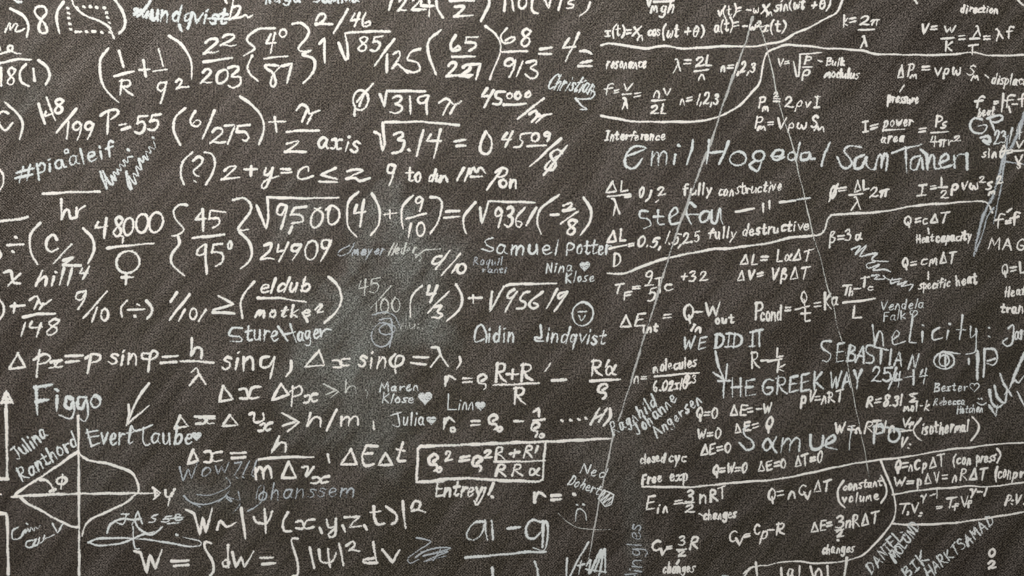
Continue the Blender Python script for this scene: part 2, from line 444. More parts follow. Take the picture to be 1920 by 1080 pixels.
wood.n('ShaderNodeOutputMaterial', {0: wood.n('ShaderNodeBsdfPrincipled', {'Base Color': wood.mix(wood.noise(wv_, 30.0, 4.0), (.25, .19, .13), (.36, .28, .2)), 'Roughness': .8}).outputs[0]})
slab('backing_panel', -1.19, 1.19, 0.0045, 0.018, -0.74, 0.74, wood.m)

# ------------------------------------------------------------------ the writing
# @c,r   origin of the coordinates (quarter millimetres);  F kind;label  new inscription;  p pen;  w stroke width
# t text|x0,y0 x1,y1|height|slant     c curve   l straight   E ellipse   D dots   H heart (filled)   h heart outline
# K bracket   B fraction bar   R root sign   U underline   A arrow   N dividing line (sub-parts of their own)
SUB = {'K': ('bracket', True), 'B': ('fraction_bar', False), 'R': ('root_sign', False), 'U': ('underline', False),
       'A': ('arrow', False), 'X': ('box_outline', False)}
DATA = r'''
; ---------------- column 0, row 0
@0,0
p W
w 19
F formula;figure eight before a bracketed dotted sketch
c 42,235 68,178 78,178 76,225 110,180 132,182 118,232 150,235 178,220
K 80,65 170,115 212,190 202,275
c 310,150 262,95 275,55 330,52 350,95 310,150 290,210 310,245 352,240 345,195 310,150
K 475,15 435,80 425,150 445,245
c 540,-20 560,50 640,115 760,165 820,210 855,285
D 508,60 512,100 515,135 525,180 530,220 580,55 630,50 678,50 725,55 780,58 800,95 808,130 820,170 822,205
l 572,240 605,240
D 650,238
l 695,237 712,237
D 765,243 825,242
K 850,-20 910,70 940,150 930,210 895,250
p C
w 24
F mark;pale smudge cut by the top edge
c 118,5 135,14 155,16
w 21
F signature;pale blurred surname signature at the top left, smeared underneath
c 1150,-30 1120,20 1070,90 1035,122
c 1012,70 1035,68 1008,112 1060,75 1075,128 1110,85 1100,140 1140,90 1150,150
t undqvist|1120,150 1690,185|120|.1
l 1570,140 1730,142
c 1345,190 1350,210 1360,230
w 19
F formula;one half
p W
c 1690,0 1700,20
l 1755,-10 1720,145
c 1745,55 1790,45 1800,70 1770,125 1740,138 1800,130 1840,112 1862,130 1890,118
F formula;fraction over 18(1) at the left edge
l 0,355 5,375
c 62,380 62,350 85,342 98,358 85,382 65,375
c 0,405 80,385 110,398 150,402
B -40,480 60,462 150,442 230,448
l 8,510 10,640
t 8|50,635 108,635|130
K 195,482 150,540 160,610 215,645
l 250,520 262,605
K 290,455 350,500 372,570 345,632
F formula;one over R plus one over q squared in tall brackets
K 810,365 755,450 755,580 800,680 885,765
l 895,385 925,500
B 860,570 1000,537
t R|895,708 1005,712|100
l 1050,525 1120,520
l 1075,455 1095,572
l 1190,375 1225,490
B 1155,532 1248,523
c 1240,622 1200,620 1182,660 1210,685 1245,640 1252,608 1235,680 1205,770
c 1320,612 1345,592 1365,610 1350,640 1320,668 1320,668 1360,655 1410,650
K 1270,270 1370,345 1430,450 1440,585
F formula;fraction 22 over 203
t 2|1515,402 1640,392|105|.25
t 2|1645,352 1770,345|80|.25
B 1530,465 1740,435
t 20|1500,622 1690,622|105|.2
c 1715,510 1765,498 1788,520 1740,572 1800,580 1800,630 1750,658 1720,645
F formula;curly brackets round four degrees over 87
K 2060,215 1950,215 1865,270 1860,310 1910,365 1832,415
K 1890,420 1858,500 1880,560 1930,602
@1,0
t 4|60,390 142,392|150
E 202,250 25,30
B 65,437 230,422
c 165,492 65,490 90,520 130,550 148,620 128,652 108,625 130,560 182,500
l 198,495 268,476 235,615
K 275,180 340,175 395,220 380,280 320,360 350,385 405,380
K 405,380 350,410 430,440 440,500 410,570 360,620
@0,0
F formula;letter c in an open bracket at the left edge
c 60,850 20,835 -12,880 5,950 45,975 92,925
K 40,770 120,840 170,930 150,1040
F formula;148 over 199
l 290,780 335,925
c 345,840 340,868 390,852
l 350,735 412,895
t 8|400,850 475,848|115
l 572,818 428,990
t 199|490,1040 695,1042|128
F formula;P equals 55
l 815,835 805,1000
c 755,865 795,840 870,822 884,850 835,892
l 900,935 942,930
l 915,972 975,955
t 5|1008,998 1092,998|132
t 5|1105,985 1185,985|125
F formula;6 over 275 in brackets
K 1390,815 1315,880 1305,980 1350,1085
c 1465,835 1428,900 1440,940 1485,945 1508,915 1480,900 1450,925
l 1610,830 1522,1038
t 2|1570,1075 1680,1072|118|.2
l 1690,945 1762,935 1712,1075
l 1870,937 1785,945 1775,990
c 1775,990 1840,990 1865,1030 1845,1058 1825,1052
K 1805,725 1890,790 1960,870 1980,960 1945,1080
; ---------------- column 1, row 0
@1,0
p C
w 20
F signature;two blurred pale words cut by the top edge
t nuga|70,16 330,14|70
t samma|440,18 780,14|60
p W
w 19
F formula;2 over 46
c 450,150 475,108 515,108 520,140 485,170 450,185
l 450,180 570,180
l 688,72 585,245
t 4|690,198 780,195|95|.2
c 822,100 800,150 805,198 850,190 855,160 825,170
F formula;1 times root 85 over 125
l 478,328 512,288 516,465
R 620,325 672,448 688,440 685,330 670,250 790,238 1000,235
t 85|758,385 935,382|110
l 1035,295 890,490
l 985,412 980,540
c 1035,402 1070,385 1075,430 1022,515 1060,480 1095,510 1135,545
c 1230,368 1165,388 1140,448 1210,470 1228,520 1180,545 1135,530
F formula;65 over 227 in brackets
K 1385,230 1300,300 1295,410 1350,555
c 1495,265 1462,330 1475,380 1530,368 1515,345 1485,365
l 1660,277 1578,280 1575,320
c 1575,320 1640,322 1645,350 1600,380
B 1475,425 1640,425
t 22|1428,575 1600,572|95|.1
l 1612,482 1685,482 1650,590
l 1430,570 1620,562
K 1722,200 1800,260 1835,370 1755,590
F formula;224 and a bracket, cut by the top edge
l 1022,-20 1000,70
t 22|1065,78 1230,78|95|.1
l 1240,-5 1240,42 1328,45
l 1180,75 1270,70
l 1300,-5 1298,120
K 1355,-30 1360,60 1400,130
B 1455,5 1630,5
c 1495,52 1560,48 1530,90 1490,125
l 1490,125 1620,115
K 1745,-20 1745,40 1690,155
F formula;10 and a bracket, cut by the top edge
l 1870,-10 1860,80
@2,0
l 0,-10 12,75
E 80,20 30,45
K 155,-10 148,60 160,92 188,100
l 245,0 275,62 292,0
l 370,-10 350,70
c 470,-10 430,10 425,28 462,38 455,58 415,60
K 585,20 560,80 512,115
@1,0
F formula;crossed circle beside root 319 pi
E 785,752 57,75
l 875,630 760,760
l 815,700 775,790
l 745,800 738,865
R 930,710 962,800 982,682 1265,685
t 3|1005,852 1100,852|130
l 1155,730 1158,850
c 1275,715 1222,735 1222,768 1260,770 1295,715 1280,770 1283,850
c 1375,768 1430,742 1490,785 1535,762
l 1448,775 1405,858
l 1492,785 1460,850
F formula;45 over three small zeros over pi
l 1735,665 1690,722 1745,720
l 1782,680 1712,800
c 1865,690 1805,692 1800,728 1840,748 1825,782 1780,780
t ooo|1868,742 2065,735|85
U 1860,785 1940,788 2020,775
@2,0
l 235,740 45,890
c 130,855 180,830 200,870 290,855
l 200,860 150,912
l 235,870 185,918
@1,0
F formula;plus pi over z axis
l 105,915 215,912
l 140,882 155,985
c 308,822 345,785 385,808 400,850 440,840 475,830
l 380,830 348,910
l 420,855 388,925
B 235,988 350,980 470,980
c 235,1078 285,1062 320,1060 270,1110 218,1138
l 218,1138 370,1138
t axis|455,1112 775,1142|135
F formula;root 3.14 equals zero
R 890,990 930,1010 948,1130 965,1080 950,918 1240,912 1520,938
c 1038,1010 1092,990 1100,1020 1065,1048 1112,1062 1090,1130 1025,1148
D 1147,1124
l 1255,980 1205,1165
l 1310,1012 1280,1055 1385,1058
l 1385,972 1335,1180
l 1490,1060 1568,1050
l 1505,1095 1568,1093
c 1725,990 1690,1060 1680,1120 1700,1152 1745,1150 1768,1100 1760,1040 1725,990
; ---------------- column 2, row 0
@2,0
F formula;68 over 913 equals 4, at least
c -40,215 -85,270 -70,315 -20,322 22,295 0,278 -45,300
t 8|60,340 140,340|135
B -80,388 110,384
t 9|-78,570 20,570|130
l 80,465 35,570
c 110,468 172,455 182,480 140,510 188,540 178,580 140,590 105,560
l 212,370 295,355
l 205,405 292,403
l 425,290 380,362 470,350
l 502,250 405,455
c 515,385 560,385 592,402
l 592,455 518,472
l 500,497 595,495
F formula;4509 over a struck-out 8
l -40,1000 -75,1045 -10,1045
l 5,990 -50,1100
c 140,1000 70,1008 60,1045 80,1060 60,1100 20,1105
E 175,1030 27,30
t 9|232,1058 285,1055|65
B 120,1097 250,1090
l 365,1040 140,1245
c 372,1150 340,1122 295,1150 300,1185 328,1230 300,1275 248,1262 285,1210 372,1150
l 412,1095 240,1312
p C
w 15
F signature;pale greenish first name with a tail under it
t Christian|262,660 600,705|115|.35
c 600,680 622,700 600,735 550,742 478,740
c 478,740 520,790 560,818 515,820
p W
w 16
F formula;root over mgh, cut by the top edge
R 1010,-20 1025,50 1045,-10
B 1065,15 1210,6
t mgh|1040,95 1215,90|95
w 14
F formula;x(t) equals x cos(wt + phase)
t x(t)=|700,275 890,270|78
t X|900,270 955,270|72
t n|935,298 990,295|55
t cos|1015,270 1110,265|75
t (ωt|1125,285 1240,280|92
t +θ)|1290,272 1440,275|80
F formula;v(t) velocity formula at the top right
t v(t)=|1545,130 1722,108|72
t -ωX|1758,98 1915,95|62
t m|1905,118 1960,112|50
@3,0
t sin(ωt|48,85 275,62|78
t +θ)|320,70 465,68|72
@2,0
F formula;a(t) acceleration formula
t a(t)=|1515,245 1700,215|80
t -ω|1730,225 1835,222|62
t 2|1838,205 1870,203|42
@3,0
t x(t)|-40,240 125,235|80
@2,0
w 19
F dividing_line;upper wavy dividing line running up to the right
N 672,340 720,325 800,335 920,352 1005,366 1080,350 1150,345 1270,363 1400,360 1500,352 1650,346 1800,350 1920,328 2000,318 2060,290 2120,252 2200,220 2270,185 2360,135 2435,95 2460,45 2485,-20
w 19
F dividing_line;curved dividing line swinging up and on to the right edge
N 670,870 780,888 900,910 1150,914 1400,910 1510,885 1600,855 1690,800 1740,760 1810,680 1855,625 1880,500 1910,400 1980,360 2050,338 2140,342 2220,345 2320,360 2450,366 2540,372 2640,382 2720,404 2920,410 3170,413 3300,408 3420,395 3500,398 3570,416 3720,416 3850,412
w 14
F formula;word resonance
t resonance|705,515 1005,508|85
F formula;wavelength equals 2L over n
t λ|1205,532 1275,530|92
t =|1290,500 1340,497|75
t 2L|1370,500 1500,490|65
B 1370,535 1470,522
t n|1395,600 1455,598|68
t n=|1565,535 1650,530|62
t 1,2,3|1665,548 1818,545|75
F formula;frequency f equals v over wavelength, n = 1,2,3
t f|690,708 762,705|80
t =|765,712 800,708|62
t v|835,680 900,676|82
B 830,710 890,702
t λ|830,815 872,810|82
t =|915,745 960,742|72
t nv|1055,725 1180,722|88
B 1050,755 1145,750
t 2L|1040,855 1155,850|65
t n=|1260,780 1350,772|75
t 1,2,3|1385,780 1545,785|78
F formula;word Interference
t Interference|700,1050 1135,1050|75
; ---------------- column 3, row 0
@3,0
F formula;k equals 2 pi over wavelength
t k=|555,200 655,178|85
t 2π|680,190 830,188|65
B 680,225 795,220
t λ|690,345 742,342|85
F formula;word direction near the top edge
t direction|1445,95 1720,95|62
l 1095,-10 1115,25
F mark;arc at the top right corner
c 1865,-10 1890,20 1930,50
F formula;V = w over k = wavelength over T
t V=|1148,250 1258,240|65
t w|1320,250 1410,248|82
B 1300,290 1390,285
t K|1322,385 1378,385|68
t =|1435,320 1480,318|72
t λ|1540,270 1592,268|70
B 1515,292 1585,290
t T|1500,408 1572,402|66
t =|1618,315 1665,312|68
t λf|1710,298 1838,275|88
F formula;V equals root of B over rho, bulk modulus
t V=|70,505 160,492|56
R 190,465 215,575 232,570 240,408 300,402 395,395
t P|275,480 322,480|55
B 260,505 325,500
t ρ|250,575 318,572|78
l 378,455 402,464
t Bulk|435,490 572,488|58
t modulus|425,575 678,590|72
F formula;pressure amplitude equals v rho w S, displacement
t ΔP|970,580 1080,572|88
t m|1065,585 1118,582|48
t =|1155,545 1205,543|68
t vρω|1245,565 1450,558|85
t S|1490,565 1530,565|72
t m|1525,598 1588,595|60
l 1630,565 1650,580
t displacem|1675,625 1990,640|80
l 1020,645 990,685
t pressure|895,765 1120,775|80
F formula;P squared equals 2 rho v I
t P|-70,800 -20,798|75
t m|-45,830 15,825|50
t 2|42,728 75,726|38
t =|35,778 85,775|60
t 2ρvI|125,805 382,805|75
F formula;P equals v rho w S
t P|-105,958 -58,958|85
t m|-78,975 -5,972|50
t =|-5,955 30,952|50
t Vρω|65,970 285,962|80
t S|318,962 365,962|90
t m|345,980 425,980|66
F formula;intensity equals power over area
t I=|710,990 815,978|72
t power|865,950 1080,942|80
B 865,975 1020,970
t area|850,1070 1012,1062|78
t =|1130,1012 1190,1008|72
t P|1255,955 1300,952|88
t s|1290,960 1330,958|75
B 1225,996 1345,988
t 4πr|1215,1098 1375,1095|75
t 2|1395,1060 1442,1058|42
F formula;beat frequency as a difference of two frequencies
t f|1550,808 1615,800|85
t beat|1575,875 1690,868|72
t =|1695,795 1725,792|52
l 1765,705 1752,835
t f|1770,800 1835,792|85
l 1805,802 1818,840
l 1835,782 1868,782
t f|1880,800 1950,790|82
p C
w 17
F signature;pale initials G P with a date
c 1600,895 1545,890 1515,940 1540,990 1600,1000 1640,960 1635,935 1580,945
l 1665,890 1695,975
c 1645,888 1740,865 1757,890 1715,915 1675,915
t 23/4|1690,1082 1900,1040|95
w 22
c 1600,1030 1650,1025 1660,1065 1610,1050 1650,1080
; ---------------- column 0, row 1
@0,1
w 17
F tag;pale hashtag rising to the right
t #|115,290 265,265|110
t piaaleif|275,228 860,85|112|.02
E 498,55 14,14
F signature;two slanting pale lines of blurred writing beside the hashtag
w 18
c 755,210 800,340 790,250 770,200 820,290 850,300 835,240 870,270 850,210 890,230 880,190 910,200 900,150 940,170 925,120 960,140 960,100 990,95
c 950,210 960,300 985,340 965,240 1000,290 1020,300 1000,220 1040,240 1020,170 1060,190 1040,110 1080,140 1075,90 1110,120 1095,60 1135,70 1120,20 1165,40 1155,-10
D 962,45 1150,-45
p W
w 19
F formula;question mark in brackets, z + y = c at most z
K 1440,65 1370,140 1355,230 1380,300
c 1450,125 1488,95 1520,112 1505,155 1452,200 1465,232 1488,240
D 1462,280
K 1540,62 1590,80 1612,150 1590,230 1545,300
c 1685,200 1720,170 1770,172 1710,230 1665,265
l 1665,265 1790,250
l 1835,192 1925,188
l 1885,170 1880,235
@1,1
c 75,185 65,225 95,228 125,185
c 125,180 110,240 75,325 45,325 50,295 90,265 165,242
l 190,186 255,190
l 195,216 262,212
c 392,200 385,170 330,195 315,250 350,265 425,240
l 595,180 490,232 605,262
l 478,280 605,288
c 690,205 740,192 800,198 740,230 680,262
c 680,262 740,255 780,275 852,258
F formula;9 to the 11th power
c 1045,165 1000,158 985,205 1020,215 1050,160 1030,230 1000,305
t to|1130,282 1238,278|110
t du|1290,280 1380,280|90
t n|1370,280 1440,282|70
l 1560,180 1510,270
l 1600,190 1568,272
t m|1600,215 1735,215|72
U 1615,245 1690,243
l 1835,200 1735,340
c 1800,210 1850,180 1885,200 1860,240 1810,245
t on|1820,325 1960,325|98
@0,1
F formula;bracket end and short bar at the left edge
K -10,185 25,230 25,300 -5,350
B -30,583 60,575 150,562 205,548
F formula;long bar over hr
B 325,375 520,362 745,358
l 460,415 463,560
c 463,560 485,505 512,495 530,555 570,550
c 575,480 578,555 590,500 632,465
F formula;division sign
K -25,785 5,830 -10,870
D 118,700
l 60,757 172,755
D 98,808
F formula;c over z in tall brackets
K 300,595 230,680 230,800 280,900
c 425,715 400,682 355,720 350,780 385,808 432,788
l 535,755 405,890
c 478,872 545,850 540,858 475,908
l 475,908 605,912
K 625,635 690,700 705,790 665,890
F formula;48,000 over a Venus symbol
l 735,590 715,628 800,618
l 797,560 782,702
t 8|842,690 905,688|155
E 965,618 36,65
E 1065,595 45,70
E 1170,588 52,75
c 900,690 925,695 920,738
B 805,780 980,760 1150,745
E 960,885 87,82
l 945,972 945,1050
l 915,1002 995,998
F formula;curly brackets round 45 over 95 degrees
K 1400,460 1350,455 1305,500 1320,570 1380,640 1330,685 1295,690
K 1335,695 1345,750 1290,830 1290,900 1380,985
l 1502,520 1465,570 1540,560
l 1520,490 1525,648
l 1685,510 1580,500 1570,560
c 1570,560 1640,560 1645,600 1600,625
B 1450,705 1680,680
c 1535,755 1490,790 1480,830 1530,822 1545,755 1542,850 1550,970
l 1665,750 1600,757 1590,812
c 1590,812 1665,820 1670,880 1620,915
E 1725,762 14,26
K 1750,420 1830,405 1880,460 1870,520 1785,640 1860,640
K 1800,660 1870,740 1890,820 1870,880 1810,930
F formula;x hill to the fourth
c 35,962 80,955 90,1000 105,1038 150,1045
l 150,975 65,1060
t hill|258,1060 520,1050|112|.3
l 615,935 600,970 655,970
l 668,925 622,1008
; ---------------- column 1, row 1
@1,1
F formula;root 9,500 times 4
R 8,465 75,635 95,560 85,400 350,408 615,402
c 230,465 180,458 155,510 190,530 235,465 210,560 190,635
l 270,620 250,668
l 375,470 290,478 262,530
c 262,530 340,535 350,580 270,595
c 480,480 430,520 410,590 440,628 490,590 498,520 445,485
c 560,470 540,520 545,590 580,602 622,560 620,500 570,462 530,490
K 765,360 690,450 690,610 750,690
l 755,460 735,520 815,510
l 810,420 780,615
K 870,375 925,480 920,600 865,680
F formula;plus 9 over 10 in brackets, a little rubbed
w 17
l 965,527 1050,520
l 1003,500 1007,560
K 1175,390 1100,470 1090,560 1105,630
t 9|1190,505 1250,502|105
B 1130,558 1275,523
l 1160,600 1145,695
E 1235,640 28,50
K 1310,400 1370,405 1395,460 1370,570 1310,670
w 19
F formula;equals root 9361 times minus 2/8
l 1430,508 1520,502
l 1415,552 1520,545
K 1645,440 1560,540 1560,620 1575,665
R 1680,480 1695,595 1745,430 1920,435 2085,438
t 93|1785,620 1925,625|140|.1
@2,1
c 95,480 35,550 30,605 55,622 75,590 40,578
l 182,480 108,605
K 350,385 220,480 190,580 215,670
l 295,530 345,530
c 390,460 440,440 445,465 400,500
l 385,500 465,488
B 370,595 490,508
t 8|400,685 475,680|115|.2
K 540,405 590,490 580,590 515,680
@1,1
F formula;number 24909
c 65,762 115,745 100,800 35,865 90,855 130,862
l 168,760 158,808 215,795
l 242,742 175,877
c 335,755 280,760 270,800 310,800 338,760 310,820 280,865
E 415,798 46,72
c 560,725 500,725 500,775 545,775 560,725 530,800 490,875
p G
w 17
F signature;faint rubbed grey signature above the erased patch
c 700,762 640,790 615,825 640,840 700,810 738,742
t meyer|720,830 960,832|82|.2
p V
w 16
F scribble;half-rubbed pale scribble ending in a long stroke
t Heder|990,830 1190,822|90|.3
c 1200,850 1260,800 1300,790 1380,788
c 1200,830 1240,845 1225,878
p W
w 17
F formula;4 over 10 right of the erased patch
c 1390,840 1350,850 1322,895 1360,895 1415,845
l 1450,802 1350,938
l 1532,825 1395,982
l 1512,905 1470,965
E 1542,935 30,36
p G
w 11
F word;very faint thin grey word
t Roquil|1630,905 1845,905|62
t ranti|1700,965 1870,965|50
; ---------------- column 0 and 1, row 2
@1,2
p W
w 19
F formula;word over word squared in tall brackets
t eldub|20,32 400,25|105|.3
B 15,75 180,75 370,105
t motke|-5,218 400,212|95|.15
c 450,160 480,125 495,130 460,180 498,178
l 350,190 385,250
K 545,-80 620,-10 640,90 600,180 515,260
@0,2
K 1905,-45 1835,40 1805,120 1818,220
F formula;plus pi over 148 at the left edge
K -10,75 25,130 25,190 -10,245
l 85,137 182,130
l 112,115 103,182
c 225,90 275,62 300,110 330,125 380,92
l 292,90 258,155
l 325,120 298,155
B 175,217 290,195 410,192
l 190,265 160,355
c 240,255 225,295 312,292
l 310,268 275,362
t 8|335,355 425,340|118|.3
F formula;9 over 10 and a division sign in brackets
c 640,25 580,40 575,80 615,85 645,25 630,90 590,155
l 800,28 630,222
l 728,152 690,247
E 785,200 28,42
K 950,95 910,150 915,212
l 965,165 1080,158
D 1037,127 1012,212
K 1100,95 1140,150 1130,200 1105,225
F formula;1 over 101, at least
l 1325,33 1283,102
l 1420,50 1275,235
l 1385,165 1345,242
E 1450,195 25,42
l 1542,165 1495,245
l 1645,60 1748,122 1605,165
l 1597,182 1755,190
p C
w 15
F signature;thin pale signature fading into the erased patch
c 1815,300 1745,300 1720,355 1800,365 1810,400 1730,400
t ture|1840,395 2085,392|118|.05
@1,2
l 168,290 232,392
l 258,272 300,402
l 205,350 292,330
t age|310,400 470,375|110
t r|470,375 555,365|90
@0,2
p W
w 19
F formula;delta p = p sin phi = h over wavelength sin phi
l 135,490 68,608 190,592 135,490
l 297,468 275,662
c 258,538 330,495 378,520 350,558 295,572
t x|372,605 470,600|85
l 385,548 455,545
l 495,512 620,505
l 500,555 590,548
l 682,500 660,635
c 643,528 700,495 752,508 740,545 690,560
t sin|812,572 1040,570|125
c 1115,492 1070,490 1075,530 1150,530 1182,490 1150,470 1128,510 1112,620
l 1225,517 1330,508
l 1210,562 1320,555
l 1438,380 1435,505
c 1438,500 1468,450 1512,460 1510,522
B 1360,548 1480,550 1600,560
c 1440,625 1475,600 1492,640 1540,716
l 1485,650 1425,728
t sin|1662,612 1905,605|150
@1,2
c 95,515 45,525 38,590 90,592 130,540 142,510 125,600 108,672
c 265,550 262,610 228,658
F formula;delta x sin phi = wavelength, partly rubbed out
w 17
l 475,470 365,590 512,580 475,470
c 580,542 622,542 640,580 695,580
c 700,530 640,540 640,590 585,592
t sin|765,590 975,600|140
c 1042,500 1005,545 1030,588 1090,570 1105,520 1062,510 1045,560 1045,635
w 19
l 1182,518 1290,520
l 1165,562 1272,572
c 1320,445 1365,450 1390,510 1438,582
l 1378,505 1312,590
c 1530,520 1535,560 1508,602
p V
w 19
F formula;45 over 100, almost rubbed out
t 45|760,62 930,22|112|.2
l 1010,-10 860,152
t 100|895,205 1085,170|105
p W
w 18
F formula;4 over 3 in brackets plus root 95619
K 1245,-15 1165,70 1160,212
l 1300,-15 1280,50 1345,38
l 1358,-15 1308,105
l 1442,30 1290,182
c 1340,145 1392,135 1362,178 1398,200 1370,225 1325,220
K 1500,-25 1545,60 1530,150 1435,245
l 1598,77 1692,72
l 1628,58 1628,108
R 1770,30 1755,175 1860,-10 1900,-28 2250,-34
c 1935,10 1895,40 1890,75 1925,70 1960,20 1910,100 1872,172
@2,2
c 130,28 85,40 60,90 100,110 90,150 40,152
c 228,30 150,90 130,130 160,155 195,130 168,112
l 340,10 260,148
c 412,30 352,45 355,78 415,35 370,100 320,172
@1,2
p G
w 16
F scribble;faint grey loops inside the erased patch
E 945,350 78,90
E 985,310 60,40
c 930,240 1010,230 1020,330 1000,440
c 880,200 960,180 1040,210 1080,290
p V
w 12
F word;small faint letters beside the grey loops
t nu:.|1080,305 1262,300|72
p W
w 18
F formula;delta x delta p at least h
@0,2
l 1675,735 1645,852 1748,832 1675,735
c 1800,760 1845,758 1870,825 1940,818
c 1950,742 1890,750 1860,825 1802,828
@1,2
l 188,720 120,840 248,800 188,720
l 275,740 268,882
c 255,775 322,735 348,768 330,800 278,812
t x|365,862 460,855|92
p V
F formula;at least h, half rubbed out
l 510,720 605,768 530,798
l 612,782 558,822
l 678,690 670,785
c 672,780 700,738 742,740 750,785
c 825,768 838,790 830,818
p C
w 13
F signature;small pale name over a second word, with a filled heart
t Maren|930,775 1215,765|72
t Klose|945,862 1175,862|72
H 1268,822 52
w 10
F signature;thin pale four-letter name with a heart
l 1443,795 1440,912 1502,910
t inn|1515,912 1628,908|95
H 1683,882 38
F signature;thin pale five-letter name with a heart
w 12
l 1015,952 1085,935
c 1060,940 1078,1025 1055,1038 1030,1028
t ulia|1095,1030 1262,1025|98
H 1315,990 34
p W
w 18
F formula;delta x delta v at least h over m
@0,2
l 1350,960 1308,1055 1412,1037 1350,960
l 1465,965 1605,965
c 1475,1018 1530,1015 1560,970
t x|1490,1018 1610,1015|85
l 1725,955 1668,1035 1785,1027 1725,955
c 1872,945 1905,938 1905,1000 1930,1008
c 1930,1008 1975,990 1975,945
@1,2
t x|32,1072 130,1068|92
l 200,940 312,998 205,1032
l 318,1010 242,1072
w 16
l 408,940 383,1035
c 386,1030 440,970 482,982 482,1035
l 605,912 530,1065
t m|628,1025 795,1022|105
l 880,1005 886,1055
; ---------------- left bottom
@0,2
p C
w 25
F word;big pale five-letter name at the left
l 270,745 281,940
l 262,745 385,725
l 275,852 355,840
D 425,762
l 427,815 427,910
c 540,830 500,820 495,890 530,900 548,850 555,930 530,980 455,955
c 640,820 590,825 585,890 620,900 645,840 662,940 640,1000 602,980
E 718,852 34,42
p W
w 21
F arrow;white arrow pointing down to the left
c 1118,718 1040,820 950,1025
l 965,880 973,950 950,1025 1110,888
p C
w 16
F signature;pale name in rounded letters with a small filled heart
@0,3
l 655,-15 685,108
l 650,5 730,-10
l 665,42 735,30
l 685,105 745,85
t vert|760,95 985,90|135
c 990,-45 1020,-10 1140,-50
c 1075,-30 1075,60 1095,100 1120,90
t aube|1130,90 1440,90|130
H 1475,28 34
p W
w 25
F arrow;thick white upright arrow at the left edge
@0,2
A 45,800 50,1080 55,1430
l -10,1432 58,1432
l 15,860 48,775 95,860
l 25,855 85,858
l 40,830 62,832
@0,3
F axis_line;thick white corner line at the left edge
l -10,610 45,612 55,640 63,1065
w 22
F graph;graph of crossed axes with an arrow and a closed bulging curve
l 588,-120 592,400 595,1090
l 92,485 340,470 600,462 1180,458
l 1150,418 1205,458 1155,500
l 1165,435 1165,485
c 590,152 565,160 350,310 150,440 115,480
c 150,485 200,530 260,562 400,640 520,702 590,712
c 600,165 650,205 740,225 830,243 980,300 1028,370 1040,440 1010,475 940,532 800,600 700,645 640,700 620,772
w 20
c 305,358 345,362 385,400 402,440
l 378,445 415,432
E 462,365 38,27
l 468,325 460,418
c 1240,440 1245,480 1290,480 1305,435
c 1312,430 1280,480 1262,545
D 0,465
p C
w 16
F signature;two steep pale lines of a name left of the graph
t Julina|130,215 360,30|105
t Ranthord|165,375 590,95|105
F signature;small pale two-word name with a check mark at the lower left
w 14
c 135,715 95,740 95,800 140,800 175,770
c 165,770 190,730 195,760 210,725 225,750 235,715 255,740 262,710 285,725 300,705
c 255,810 205,820 200,860 245,860 270,800 250,850 285,840 300,790 290,830 320,820 335,770 325,815 350,795 370,790 405,770
D 205,690
l 398,690 432,755 468,690
w 15
F signature;sweeping pale signature with a long flat loop
t JAsse|880,690 1370,665|90
c 805,755 830,690 920,652 1010,660
c 1010,660 1040,720 1100,765 1150,765 1215,715
c 998,715 1000,800 1015,870 1040,875
c 665,828 760,798 1000,798 1200,820 1400,855 1500,852 1490,815 1380,790
c 665,828 740,850 880,840 1000,800 1080,765 1150,750
l 1230,652 1370,640
l 1260,688 1345,680
D 1325,770
p G
w 17
F word;pale grey exclamation Wow with three strokes
t Wow|1335,372 1720,300|110|.2
l 1765,235 1815,225 1758,325
l 1868,222 1825,318
l 1925,215 1885,318
D 1775,342 1825,338 1900,330
F scribble;faint grey swirl above the grey signature
w 14
c 1700,345 1725,400 1600,468 1480,470
c 1380,480 1440,530 1560,540 1660,500 1720,440
c 1500,560 1400,510 1390,480
F signature;grey blurred surname signature below the exclamation
w 15
c 1640,520 1700,480 1740,520 1700,490 1780,510
c 1790,450 1800,540 1750,605
@1,3
c -60,590 -20,570 40,520 60,400 20,420 0,500
t ohanssem|10,510 730,480|112|.2
p W
w 19
F formula;delta x = h over m delta v
@0,3
l 1450,135 1408,238 1485,215 1450,135
c 1535,150 1580,150 1600,215 1660,212
c 1660,148 1600,160 1580,222 1535,225
l 1735,160 1842,153
l 1740,195 1838,190
@1,3
l 175,35 118,148
c 125,135 180,82 222,92 222,142
B 25,205 200,188 425,188
t m|-5,352 130,335|138
l 245,225 193,345 302,342 245,225
c 350,265 390,262 380,330 430,265
t x|420,388 532,378|92
l 540,170 550,225
F formula;delta E delta t
l 712,130 638,245 758,240 712,130
l 908,105 830,103 795,180 800,215
c 800,215 820,255 880,240
l 815,165 870,160
l 972,160 918,247 1025,245 972,160
c 1100,80 1080,150 1068,215 1115,215
l 1060,128 1112,140
F formula;W ~ squared psi of x, y, z, t
@0,3
l 1400,585 1455,610 1500,770 1520,640 1545,752 1590,578
c 1630,730 1655,665 1700,712 1765,682
l 1810,570 1840,795
@1,3
c -15,640 10,680 80,680 122,598
l 65,580 75,750
K 240,605 200,680 215,740 262,745
c 305,675 345,665 370,722 430,715
c 435,655 380,665 350,725 305,720
l 480,720 492,755
c 532,660 545,715 600,700 600,655
c 600,655 595,760 565,790 545,770 600,715
l 650,702 666,745
l 668,640 778,632 700,712 785,705
l 812,700 828,730
c 882,560 890,640 912,690 960,688
l 865,602 932,592
K 978,560 1050,615 1050,670 1020,690
l 1100,520 1120,715
c 1165,568 1190,520 1232,532 1215,580 1160,592 1200,580 1265,600
F formula;W = integral of dw = integral of squared psi dv
@0,3
l 1010,892 1055,905 1100,1055 1125,920 1165,1030 1212,888
l 1288,968 1412,965
l 1308,1005 1412,997
